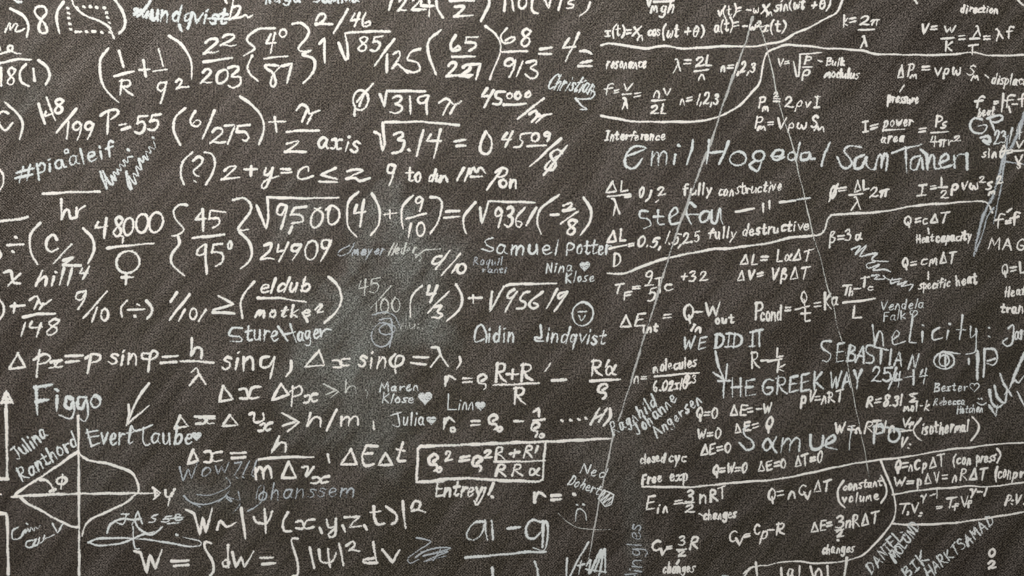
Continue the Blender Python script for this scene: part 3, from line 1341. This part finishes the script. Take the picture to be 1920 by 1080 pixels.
c 1580,832 1540,825 1538,870 1590,960 1600,1040 1575,1080
l 1710,850 1712,1010
E 1695,985 24,24
l 1745,905 1768,1010 1810,940 1835,1010 1900,900
@1,3
l 35,945 125,940
l 50,990 140,985
c 310,800 268,808 290,900 315,1000 312,1070 280,1078
l 405,870 435,1018
c 475,885 490,970 570,970 602,910
l 540,880 555,1010
l 625,840 655,995
c 680,850 720,822 742,850 698,890 720,880 770,892
c 880,945 810,960 820,982 905,980
l 880,830 905,980
l 950,885 1025,978 1075,890
p G
w 13
F scribble;faint grey scribble at the bottom edge
c 1205,795 1310,822 1200,900 1140,945 1160,985 1220,955
c 1200,940 1300,880 1460,870 1250,930 1440,895 1260,970 1420,930
c 1240,900 1380,870 1330,960
; ---------------- box of radii
@1,3
p W
w 28
F formula;thick boxed formula of squared radii
t ϱ|1285,295 1365,290|115
E 1375,282 18,16
w 22
t 2|1418,215 1470,212|72
w 26
t =|1525,245 1600,238|85
t ϱ|1620,300 1705,290|110
w 22
t 2|1705,195 1758,192|62
t R+R|1795,208 2080,190|88
l 2112,110 2095,150
B 1790,222 1950,222 2162,216
t RRα|1785,330 2125,325|85
w 26
X 1240,105 1215,125 1205,375 1320,370 1450,350 1620,347 1800,362 2120,372 2148,360 2160,200 2170,90
A 1235,108 1500,98 1750,88 1920,82
w 24
N 1920,80 2200,72 2400,62 2655,48
F word;white cursive word under the box
w 22
t Entrey|1340,482 1690,478|105|.15
l 1780,385 1745,465
c 1720,420 1700,480 1660,545 1640,520
D 1770,485
F formula;thick r with an equals sign, cut short
@2,3
w 26
l 170,460 170,525
c 175,500 200,455 245,480
l 300,478 360,475
l 300,508 362,505
D 465,468
@1,2
F formula;thick r = radius times R + R' over R minus R'a over radius
w 24
l 1425,672 1420,728
c 1425,700 1450,660 1490,680
l 1558,678 1612,675
l 1558,708 1612,705
t ϱ|1660,765 1735,755|118
w 22
t R|1788,702 1870,698|128
t +R|1880,698 2080,695|120
l 2205,570 2170,618
B 1785,728 1950,722 2118,712
t R|1925,865 2015,862|118
w 27
l 2225,692 2320,690
w 22
t Rα|2510,655 2690,655|112
l 2645,545 2625,588
B 2508,697 2725,685
t ϱ|2555,830 2635,828|118
F formula;thick r = radius minus one over radius, dots and H
w 24
l 1415,985 1408,1050
c 1412,1020 1445,975 1485,1000
E 1475,1062 16,16
l 1620,1000 1672,998
l 1620,1028 1672,1025
t ϱ|1740,1072 1820,1060|112
E 1830,1060 16,16
w 22
l 1940,998 2000,998
l 2085,925 2120,903 2122,960
B 2085,992 2160,986
t ϱ|2045,1110 2130,1110|90
E 2140,1110 16,14
D 2295,995 2360,990 2420,986 2475,978
l 2510,1020 2572,908
l 2572,1000 2632,905
l 2545,975 2600,945
K 2655,905 2655,970 2610,1030
; ---------------- long faint lines
@2,0
p T
w 24
F long_line;long thin slanting line falling to the lower left
N 1805,130 1780,220 1745,340 1660,570 1570,820 1500,1050 1450,1170 1370,1380 1240,1730 1160,1980 1110,2140 1060,2320 990,2530 890,2870 800,3150
w 16
N 765,3240 700,3540 670,3680 650,3780 610,4000 575,4190
p V
w 14
F long_line;long faint line falling to the lower right
N 1850,160 1890,290 1925,420 1960,570 1995,750 2050,930 2110,1110 2140,1260 2180,1420 2260,1770 2320,1960 2360,2140 2400,2250 2440,2450 2480,2580
w 9
N 2500,2640 2545,2890 2590,3120 2640,3360 2680,3590
; ---------------- column 2, row 1
@2,1
p C
w 18
F signature;large pale name written in two words across the middle right
c 855,92 960,55 1000,30 930,15 870,60 845,120 860,170 920,182 972,115
t m|1035,158 1160,150|165
l 1225,85 1215,145
D 1250,10
l 1355,-25 1350,40 1312,148
l 1478,-25 1460,142
l 1625,-15 1555,148
l 1475,65 1590,58
E 1695,110 60,52
E 1850,90 42,38
c 1815,130 1780,160 1840,205 1870,140
@3,1
c 25,90 100,92 110,52 60,48 30,90 60,122 118,100
E 178,92 28,32
l 238,-5 208,122
c 305,62 250,75 250,118 300,110 315,70 318,110 345,112
l 462,-5 425,70 402,162
F signature;large pale bold name on the right, second word under a long bar
w 21
c 690,25 610,15 572,50 600,95 628,140 600,178 555,170 520,105
c 715,85 660,110 650,180 700,175 740,95 735,150 765,188 795,188
c 800,185 820,110 845,80 855,120 850,170
c 850,150 875,75 895,90 885,190
l 1030,30 1040,205
l 935,65 1040,30 1145,5
c 1135,90 1080,110 1070,180 1110,190 1150,100 1160,185
l 1150,45 1190,80 1195,185
c 1195,150 1225,80 1245,100 1250,178 1280,185
c 1290,145 1350,110 1335,75 1295,110 1300,175 1370,160
c 1395,95 1400,185 1405,120 1430,78 1470,75
l 1492,75 1492,185
@3,1
p W
w 14
F formula;sin theta = v over v s at the right edge
t sin|1610,100 1712,95|70
t θ|1735,100 1778,97|85
t =|1790,85 1828,80|58
t V|1858,30 1912,25|50
B 1830,52 1925,48
t V|1850,152 1905,148|62
t s|1865,185 1895,182|60
@2,1
F formula;path difference over wavelength = 0, 1, 2 fully constructive
t ΔL|705,365 860,352|85
B 720,395 875,375
t =|845,415 895,408|52
t λ|755,520 812,515|112
t 0|950,395 990,392|72
t ,,|1000,415 1100,430|70
t 1|1020,400 1045,398|50
t 2|1090,385 1150,382|60
t fully|1285,380 1495,372|88
t constructive|1545,390 2020,350|88
F formula;path difference over D = 0.5, 1.5, 2.5 fully destructive
t ΔL|715,740 858,722|80
B 730,785 858,757
t =|872,778 915,775|50
t D|762,912 822,908|90
t 0.5,|940,765 1115,775|80
t 1.5,|1145,740 1268,768|82
t 2.5|1275,750 1412,732|75
t fully|1475,712 1675,705|85
t destructive|1725,690 2222,640|85
p C
w 17
F signature;pale six-letter name crossed by the thin line
c 1015,505 965,500 960,550 1020,565 1042,605 990,632
c 1095,500 1092,580 1110,605 1138,600
l 1065,545 1135,545
c 1190,550 1240,515 1225,475 1185,525 1190,600 1252,590
c 1372,468 1330,440 1308,510 1340,595
l 1300,530 1390,528
t a|1395,590 1490,585|145
c 1500,500 1495,580 1530,590 1560,480 1565,560 1578,592
p W
w 17
F mark;ditto marks between two dashes
l 1680,508 1812,485
l 1885,450 1885,505
@3,1
l 12,430 12,482
l 90,438 200,425
p C
w 18
F mark;pale bluish dash at the end of the ditto marks
l 170,425 310,405
@2,1
w 16
F signature;pale two-word name beside the fraction over D
c -150,705 -200,725 -185,760 -140,780 -160,805 -225,790
t amuel|-120,822 340,828|112
c 410,828 418,748 465,760 455,790 420,795
t otter|480,822 735,825|105
F signature;pale small name over a second word with a filled heart
w 13
t Nina|250,965 445,955|80
H 546,915 38
t Klose|400,1035 612,1030|75
p W
w 21
F dividing_line;thick dividing line climbing in steps to the right
N 722,970 780,975 850,968 920,942 1050,890 1200,848 1350,818 1500,790 1640,782 1800,760 1920,745 2020,718 2120,698 2230,690 2305,682 2345,640 2365,575 2390,540 2440,528 2600,520 2770,508 2900,485 2990,468 3100,455 3270,445 3420,432 3520,430 3570,450 3600,510
w 14
F formula;Fahrenheit from nine fifths Celsius plus 32
t T|770,1120 832,1118|66
t F|828,1165 885,1162|60
t =|905,1098 958,1095|50
t 9|998,1045 1052,1040|85
B 1000,1062 1058,1057
t 5|1015,1180 1072,1172|95
t T|1085,1110 1145,1105|105
t c|1140,1100 1192,1095|80
t +32|1265,1032 1458,1025|74
F formula;delta L = L a delta T
t ΔL=|1710,908 1910,895|75
@3,1
t LαΔT|55,885 322,868|82
@2,1
F formula;delta V = V b delta T
t ΔV=|1690,1025 1880,1012|65
@3,1
t VβΔT|20,1018 298,1005|88
; ---------------- column 3, row 1
F formula;phase = path difference over wavelength times 2 pi
t Ø|455,408 522,402|95
t =|530,372 590,362|62
t ΔL|640,365 752,338|75
B 610,382 708,375
t λ|622,492 688,488|85
t 2π|755,400 890,392|72
F formula;I = one half rho v w squared s squared
t I|1120,388 1180,385|80
t =|1215,355 1255,352|60
l 1300,255 1300,308
B 1280,327 1340,322
t 2|1290,405 1342,402|58
t ρvω|1370,352 1582,335|85
t 2|1580,290 1628,288|45
t s|1630,340 1672,335|85
t m|1650,382 1705,375|48
t 2|1715,300 1758,295|52
F formula;Q = c delta T, heat capacity
t Q=cΔT|1025,612 1345,585|72
l 1200,635 1205,668
t Heat|1115,742 1235,732|65
t capacity|1262,735 1522,715|75
F formula;beta = 3 alpha
t β=3α|452,745 702,712|85
F formula;Q = c m delta T, specific heat
t Q=|1005,930 1112,922|75
t cm|1140,912 1282,905|78
t ΔT|1290,898 1402,888|78
l 1200,965 1200,1012
t specific|1130,1088 1360,1070|72
t heat|1410,1062 1560,1042|82
F formula;f' = f at the right edge
t f|1700,628 1772,618|100
l 1822,485 1795,508
t =|1780,608 1815,605|50
t f|1820,612 1895,592|95
w 12
F word;thin capital letters at the right edge
t MAG|1650,782 1925,795|88
w 14
F formula;Q = L, heat of transformation, at the right edge
t Q=L|1750,985 1925,968|82
@3,2
t Heat|1775,60 1925,52|72
t trans|1745,188 1950,180|82
@3,1
p C
w 14
F signature;pale zigzag signature falling to the right
c 630,790 690,765 655,830 735,762 690,840 760,830
c 740,830 815,820 780,870 895,880
c 800,885 740,900 755,930 835,905 790,945 870,940 912,958
c 780,985 835,985 800,1012 875,1008 860,985 910,1020 995,1010
c 930,1010 920,1045 985,1030 970,1055 1040,1030 1000,1070 1085,1052 1060,1095
p G
w 32
F long_line;broad bluish double line slanting down at the right edge
N 1925,-230 1890,-130 1830,20 1790,60
N 1775,60 1740,200 1690,380 1640,480 1590,620 1545,830
w 19
N 1800,-60 1770,150 1745,330 1715,480 1690,590
N 1690,480 1640,560 1600,700 1560,800
w 15
N 1780,130 1850,142 1925,155
; ---------------- column 2, row 2
@2,2
p C
w 16
F doodle;smiling face in an upright oval
E 530,195 78,88
l 502,178 553,175
c 505,210 520,245 545,212
w 16
F signature;pale two-word name under the smiling face
c -215,385 -275,400 -270,310 -225,275 -190,350 -195,405
t idin|-180,405 20,400|115
w 17
c 215,280 220,370 172,372 180,395 230,398
t indqvist|255,398 690,425|110
p W
w 15
F formula;internal energy change = Q minus W
t ΔE|805,298 982,285|88
t int|975,332 1092,322|68
t =|1125,242 1190,238|76
t Q|1280,245 1360,242|118
l 1365,180 1422,178
t W|1445,215 1558,205|92
t out|1525,270 1655,258|68
t in|1335,312 1420,335|62
F formula;conducted power = Q over t = k a, temperatures over L
t P|1820,235 1882,232|122
t cond|1860,248 2020,238|105
@3,2
t =|130,195 175,190|72
t Q|245,115 298,110|92
B 210,160 305,137
t t|245,258 308,250|95
t =|345,160 395,155|72
t K|420,160 478,155|120
t a|475,132 528,130|95
t T|555,52 615,48|70
t h|605,55 640,52|50
l 650,5 690,3
t T|690,-10 745,-12|70
t c|740,22 780,20|60
B 565,110 680,98 800,80
t L|630,225 702,218|85
p C
w 10
F signature;thin pale two-line name with a small outlined heart
t Vendela|845,165 1165,152|72
t Falk|860,248 1025,228|68
h 1092,190 30
w 14
F word;large spaced pale word with a colon
l 785,280 800,432
c 800,425 830,325 855,350 865,432
c 935,388 985,350 962,318 930,370 945,425 1025,400
l 1085,200 1060,405 1105,410
l 1158,330 1155,402
D 1162,278
c 1282,300 1238,330 1240,385 1302,375
l 1350,322 1340,382
D 1362,268
l 1460,205 1437,382
l 1418,312 1478,312
c 1522,290 1520,372 1565,330
c 1562,310 1560,400 1550,480 1490,495
D 1655,300 1657,365
F signature;name in pale capitals over the date line
w 17
c 470,400 410,400 405,450 470,500 450,548 412,545
t E|505,552 562,552|140
t B|585,550 650,552|120
t A|655,552 722,558|125
c 790,435 745,432 740,480 790,520 780,560 742,560
l 805,445 895,465
l 850,460 842,562
l 922,465 912,572
t A|945,578 1005,582|108
t N|1045,600 1105,608|108
F signature;pale spiral with initials beside it
w 15
E 1320,545 76,62
E 1320,545 38,42
l 1330,490 1330,605
c 1290,520 1300,480 1350,480 1435,492
l 1505,535 1507,568
w 24
l 1570,480 1570,680
w 15
l 1625,458 1616,665
c 1625,455 1700,462 1718,530 1690,575 1645,565
l 1650,545 1700,532
F word;date in pale figures
w 16
t 25|775,702 925,695|105
l 962,600 905,755
t 4|940,742 1000,740|110
l 1030,670 1072,665
l 1090,620 1092,722
t 4|1125,715 1190,712|92
w 18
F word;pale capitals reading THE GREEK WAY
@2,2
t THE|1545,820 1815,800|125
t GREEK|1870,805 2330,755|120
@3,2
t WAY|455,750 702,740|120
w 17
F word;pale capitals reading WE DID IT
@2,2
t WE|1275,462 1445,450|88
t DID|1520,448 1720,435|100
t IT|1785,438 1885,430|118
w 18
F arrow;pale arrow pointing down from the capitals
A 1525,480 1550,590 1590,690
l 1515,635 1600,695 1615,575
p W
w 14
F formula;R - L over k
t R|1792,598 1862,592|118
l 1870,545 1920,540
@3,2
t L|55,520 105,515|70
l 0,552 100,532
t k|65,622 135,620|82
@2,2
F formula;n = molecules over 6.02 x 10 to the 23
t n|910,708 960,705|85
t =|970,695 1002,693|50
t molecules|1058,628 1382,585|82
B 1070,665 1240,648 1400,635
t 6.02x10|1060,775 1315,755|74
t 23|1300,715 1382,710|55
p C
w 15
F signature;three steep pale lines of a name at the foot of the thin line
t Ragnhild|762,1110 1092,878|95
t Johanne|945,1105 1235,845|95
t Angersen|1085,1120 1420,855|90
p W
w 15
F formula;Q = 0, internal energy = -W
t Q=0|1385,978 1538,972|78
t ΔE=-W|1635,962 1950,932|72
F formula;W = 0, internal energy = Q, energy change zero
t ΔE=|1672,1090 1850,1058|68
t Q|1895,1062 1948,1060|88
@2,3
t W=0|1388,52 1565,42|70
t ΔE=0|1415,178 1640,148|78
F formula;words closed cycle and free expansion
t closed|960,235 1140,222|72
t cyc|1175,225 1298,222|82
t Free|970,390 1118,372|72
t exp|1185,368 1312,362|85
F formula;Q = W = 0, energy and temperature change zero
t Q=W=0|1505,325 1760,300|75
t ΔE=0|1845,300 2060,265|72
@3,3
t ΔT=0|200,262 410,222|74
@3,2
F formula;pV = nRT
t pV=|245,862 388,858|82
t nRT|400,865 555,848|92
F formula;R = 8.31 joule per mole kelvin
t R=|740,885 832,885|78
t 8.31|860,885 1002,880|76
l 1115,792 1060,800 1105,825 1058,855 1118,850
t mol|1020,922 1122,915|70
t ·k|1140,912 1200,910|72
F formula;W = nRT ln, struck through
t W=nRTln|495,1090 950,1075|82
t V|1005,1045 1060,1040|55
t f|1050,1048 1085,1045|40
B 1000,1072 1080,1068
@3,3
t V:|985,112 1055,122|70
K 1145,-100 1095,-30 1105,25 1145,62
t isothermal|1150,15 1505,-5|90
K 1535,-112 1578,-60 1570,0 1525,60
p C
w 10
F signature;thin pale name with an outlined heart, right
@3,2
t Bexter|1245,775 1490,768|72
h 1548,742 36
t Rebecca|1240,880 1475,872|58
D 1580,832 1600,830
c 1572,862 1600,876 1632,862
t Hotchen|1415,940 1608,930|62
w 16
F signature;short pale name at the right edge
c 1800,300 1840,282 1835,400 1795,435 1758,410 1790,380
t an|1845,390 1930,380|100
w 22
F signature;large bold pale scribble at the right edge
l 1742,650 1770,720 1820,802
c 1930,480 1880,580 1820,730 1780,790
c 1700,740 1720,820 1775,860 1790,770
c 1660,770 1680,860 1720,895 1750,880
l 1660,885 1705,960 1720,890
w 14
c 1820,720 1850,690 1880,710 1925,650
l 1870,780 1925,885
p C
w 19
F signature;large pale name running over the energy formulas
@2,3
c 1770,-50 1735,-20 1750,30 1795,60 1810,110 1760,135 1710,85
@3,3
c 60,40 30,100 -10,140 -40,100 0,50 40,120 60,150
t m|90,140 245,138|160
c 320,25 318,100 340,130 400,110 412,25 412,100
c 430,95 500,60 490,25 440,60 435,110 510,130
w 17
l 628,-40 620,20 608,125
l 795,-40 795,82
c 795,-40 850,-60 860,0 800,15
E 945,28 42,45
l 830,-40 1010,-20
p W
w 17
F dividing_line;dividing line rising across the lower right
N -940,410 -820,412 -570,412 -370,392 -180,374 0,362 150,340 300,310 550,255 700,228 840,208 1000,192 1100,175 1350,132 1530,115 1700,92 1940,78
w 17
F dividing_line;curved dividing line closing off the constant volume cell
N 845,215 880,300 920,400 945,480 958,560 950,620 930,680 880,750 790,850 740,900 700,928 640,950 580,965 470,980 350,984 250,972 150,970 70,982 0,1000 -60,1000 -130,1025 -180,1085
F dividing_line;middle dividing line to the right edge
N 935,468 1050,450 1150,435 1300,422 1420,415 1520,403 1620,412 1750,400 1935,375
F dividing_line;lower dividing line to the right edge
N 930,688 1100,695 1350,685 1500,668 1650,645 1800,620 1935,598
F mark;short white stroke below the curved line
l 592,945 582,1010 570,1090
w 14
F formula;Q hot and cold between bars, cut by the bottom edge
l 100,1020 102,1090
t a|145,1085 190,1085|100
l 235,1010 235,1090
l 320,1010 340,1090
t Q|350,1120 410,1115|95
l 445,1005 448,1090
F formula;Q = n C delta T at constant pressure
t Q=|948,290 1042,282|80
t nCp|1050,290 1192,272|80
t ΔT|1208,272 1318,250|80
t (con|1385,245 1518,238|80
t press|1560,225 1702,220|82
K 1718,125 1745,170 1720,228
F formula;W = p delta V = n R delta T
t W=|942,408 1085,402|58
t pΔV=|1120,400 1350,370|82
t nRΔT|1378,370 1640,348|80
t (con|1700,355 1815,342|95
t pre|1830,350 1965,342|82
F formula;T V to the gamma minus one stays equal
t T|985,612 1048,608|70
t :|1040,620 1062,620|50
t V|1075,605 1132,598|66
t :|1130,632 1158,632|55
t γ-1|1145,512 1278,490|62
t =|1268,585 1312,580|48
t T|1328,565 1395,560|66
t f|1380,585 1425,580|45
t V|1445,560 1500,555|76
t f|1490,568 1528,562|50
t γ-1|1515,472 1628,475|62
F formula;P V at the right edge
t P:|1775,545 1835,548|78
t V:|1845,540 1925,545|74
F formula;Q = n C delta T at constant volume
t Q=|0,520 112,498|84
t n|145,495 200,492|95
t C|228,470 278,465|80
t v|272,508 328,500|90
t ΔT|345,450 462,440|78
K 565,365 525,440 532,520 575,565
t constant|565,440 852,400|70
t volume|560,532 832,508|72
K 850,330 882,400 885,470 850,530
F formula;energy change = three halves n R delta T, changes
t ΔE=|320,752 482,722|75
t 3|505,722 562,718|85
B 508,735 562,730
t 2|515,782 568,778|50
t nRΔT|578,720 828,680|82
D 522,812
t changes|405,912 638,902|72
F formula;C v = C p - R
l 0,735 40,733
t R|55,765 118,762|86
@2,3
t C|1625,820 1680,812|75
t v|1680,850 1735,845|90
t =|1738,800 1785,795|58
t C|1815,770 1860,762|72
t p|1860,800 1915,795|95
F formula;internal energy = three halves n R T, changes
t E|1000,582 1068,580|98
t in|1092,602 1172,600|68
t =|1215,558 1268,552|72
t 3|1300,530 1362,528|90
B 1290,535 1360,530
t 2|1295,602 1360,600|58
t n|1405,535 1462,530|100
t RT|1482,520 1605,490|82
l 1405,615 1430,628
t changes|1435,655 1678,640|72
F formula;C v = three halves R, changes
t C|1045,895 1105,885|68
t v|1098,930 1150,925|88
t =|1155,890 1195,885|50
t 3|1245,850 1302,848|68
B 1238,882 1305,878
t 2|1248,932 1308,928|46
t R|1325,880 1388,876|92
l 1252,962 1235,990
t changes|1130,1060 1362,1048|80
F mark;short white stroke at the bottom edge
l 1830,978 1834,1030 1838,1090
c 1740,1060 1790,1015 1830,1005
p C
w 15
F signature;pale slanting capitals below the lower line, left of two
@3,3
t DANIEL:|775,1065 1030,770|80
t MOLUND|955,980 1140,715|80
t BIK|1040,1110 1205,960|90
F signature;pale slanting capitals rising to the lower dividing line
t HARKTSAMAD|1205,1095 1695,680|82
p W
w 15
F formula;zero over two in the lower right corner
E 1680,905 20,28
t 2|1645,1025 1712,1018|58
p C
w 11
F signature;thin pale two-word name above the small box
@2,3
t Ned|502,302 695,352|85
t Doherty|415,392 685,480|82
w 9
F doodle;small pale box filled with zigzags on the thin line
l 690,435 762,470 745,545 700,560 645,495 690,435
c 655,490 700,455 665,515 730,465 680,535 745,490 700,550 740,525
c 650,495 690,440 760,475 705,520
w 14
F doodle;small sad face of two dots and an arch
D 488,545 537,542
c 478,660 485,590 515,578 550,610 558,655
p V
w 7
F scribble;thin faint arc running into the thin line
c 348,608 400,665 480,710 560,728 650,732 738,730
p C
w 14
F word;pale doubled letters a and g over a long underline
w 19
@1,3
c 1712,672 1640,680 1590,740 1588,795 1640,808 1695,755 1715,690
l 1718,668 1722,745 1732,802
l 1768,668 1772,740 1778,802
l 1888,722 1940,720 1978,714
@2,3
c 215,675 150,662 108,715 115,785 165,800 212,755
c 215,672 262,680 268,760 255,860 230,890 165,870
l 235,690 228,860
U -345,942 -150,925 0,912 130,898 250,900
F word;pale strokes cut by the bottom edge
w 20
l -148,1020 -142,1090
l 172,978 190,1030 195,1090
w 17
l 415,950 405,1090
l 572,828 500,950 430,1090
l 520,970 500,1060
l 540,990 495,1000
c 560,1000 590,960 580,1060 670,880 620,1050 690,880 650,1080
l 695,880 700,1050
l 560,1030 700,1050
p G
w 14
F word;faint vertical grey writing near the bottom edge
t singles|970,1130 965,690|105
w 12
F mark;pale dashes at the bottom edge
l 850,1068 935,1062
l 1580,1078 1620,1078
'''
def heart(cx, cy, r):
    o = []
    for i in range(18):
        t = 2 * math.pi * i / 18
        o.append((cx + r * .062 * 16 * math.sin(t) ** 3,
                  cy - r * .062 * (13 * math.cos(t) - 5 * math.cos(2 * t) - 2 * math.cos(3 * t) - math.cos(4 * t))))
    return o

def parse():
    ox = oy = 0.0; cur = None; pen = 'W'; w = 5.0; groups = []
    def pt(s):
        x, y = s.split(','); return (ox + float(x) / 4, oy + float(y) / 4)
    for ln in DATA.strip().splitlines():
        ln = ln.rstrip()
        if not ln or ln.startswith(';'): continue
        k, rest = ln[0], ln[1:].strip()
        if k == '@':
            a, b = rest.split(','); ox, oy = float(a) * 480, float(b) * 270
        elif k == 'F':
            nm, lb = rest.split(';'); cur = dict(name=nm.strip(), label=lb.strip(), pen=pen, main=Mark(), subs=[], n=0); groups.append(cur)
        elif k == 'p': pen = rest; 
        elif k == 'w': w = float(rest) / 4
        else:
            if cur['n'] == 0: cur['pen'] = pen
            w0 = w; w = w * (1.40 if pen == 'C' else 1.15 if pen in 'GVT' else 1.38 if w < 4.2 else 1.32 if w < 5.1 else 1.15)
            if k == 'N': w = w0 * 1.12
            cur['n'] += 1
            if k == 't':
                f = ln[2:].split('|')
                txt = f[0]
                a, b = f[1].split()
                cur['main'].text(txt, pt(a), pt(b), float(f[2]) / 4, float(f[3]) if len(f) > 3 else .08, w)
            elif k == 'c': cur['main'].stroke([pt(s) for s in rest.split()], w, True)
            elif k == 'l': cur['main'].stroke([pt(s) for s in rest.split()], w, False)
            elif k == 'E':
                a, b = rest.split(); cx, cy = pt(a); rx, ry = (float(v) / 4 for v in b.split(','))
                st = rnd.uniform(-2.2, -1.2); sl = rnd.uniform(.0, .15)
                o = [(cx + rx * math.cos(st + i * .55) - sl * ry * math.sin(st + i * .55), cy + ry * math.sin(st + i * .55)) for i in range(13)]
                cur['main'].stroke(o, w, True)
            elif k == 'D':
                for s in rest.split(): cur['main'].stroke([pt(s)], w * 1.15, False)
            elif k in 'Hh':
                a, r = rest.split(); m = Mark(); c = heart(*pt(a), float(r) / 4)
                if k == 'H': m.blob(c, w * .9)
                else: m.stroke(c + c[:1], w, True)
                cur['subs'].append(('heart', m, pen))
            elif k == 'N': 
                cur['main'].stroke([pt(s) for s in rest.split()], w, True)
            elif k in SUB:
                nm, sm = SUB[k]; m = Mark(); m.stroke([pt(s) for s in rest.split()], w, sm)
                cur['subs'].append((nm, m, pen))
            else: raise ValueError(ln)
            w = w0
    return groups

BIG = 24.0          # characters at least this tall (millimetres) are parts of their own; small print stays one mesh
groups = []
for g in parse():
    mainpart = g['main']; subs = list(g['subs']); chars = []
    if mainpart.v and g['name'] in ('formula', 'word', 'signature', 'tag'):
        pcs = mainpart.split()
        sizes = sorted(p[2] for p in pcs)
        if len(pcs) > 1 and sizes[len(sizes) // 2] >= BIG:
            pcs.sort(key=lambda p: -p[2])
            mainpart = None; chars = pcs
    if mainpart is not None and not mainpart.v:
        nm, m, pen = subs.pop(0); mainpart = m
    groups.append((g, mainpart, subs, chars))
count = {}
for g, mainpart, subs, chars in groups:
    if mainpart is None:
        o = bpy.data.objects.new(g['name'], None); col.objects.link(o); o.parent = board
        xs = [v for _, m, _ in chars for v in m.v]
        cx, cz = min(v[0] for v in xs), min(v[2] for v in xs)
        o.location = (cx, 0, cz); o['label'] = g['label']
        for nm, m, _ in chars:
            count[nm] = count.get(nm, 0) + 1
            c = m.build(nm, MAT[g['pen']], o); c.location = (-cx, 0, -cz)
    else:
        cx = cz = 0.0
        o = mainpart.build(g['name'], MAT[g['pen']], board, g['label'] or None)
    for nm, m, pen in subs:
        c = m.build(nm, MAT[pen], o); c.location = (-cx, 0, -cz)
print('characters', count)
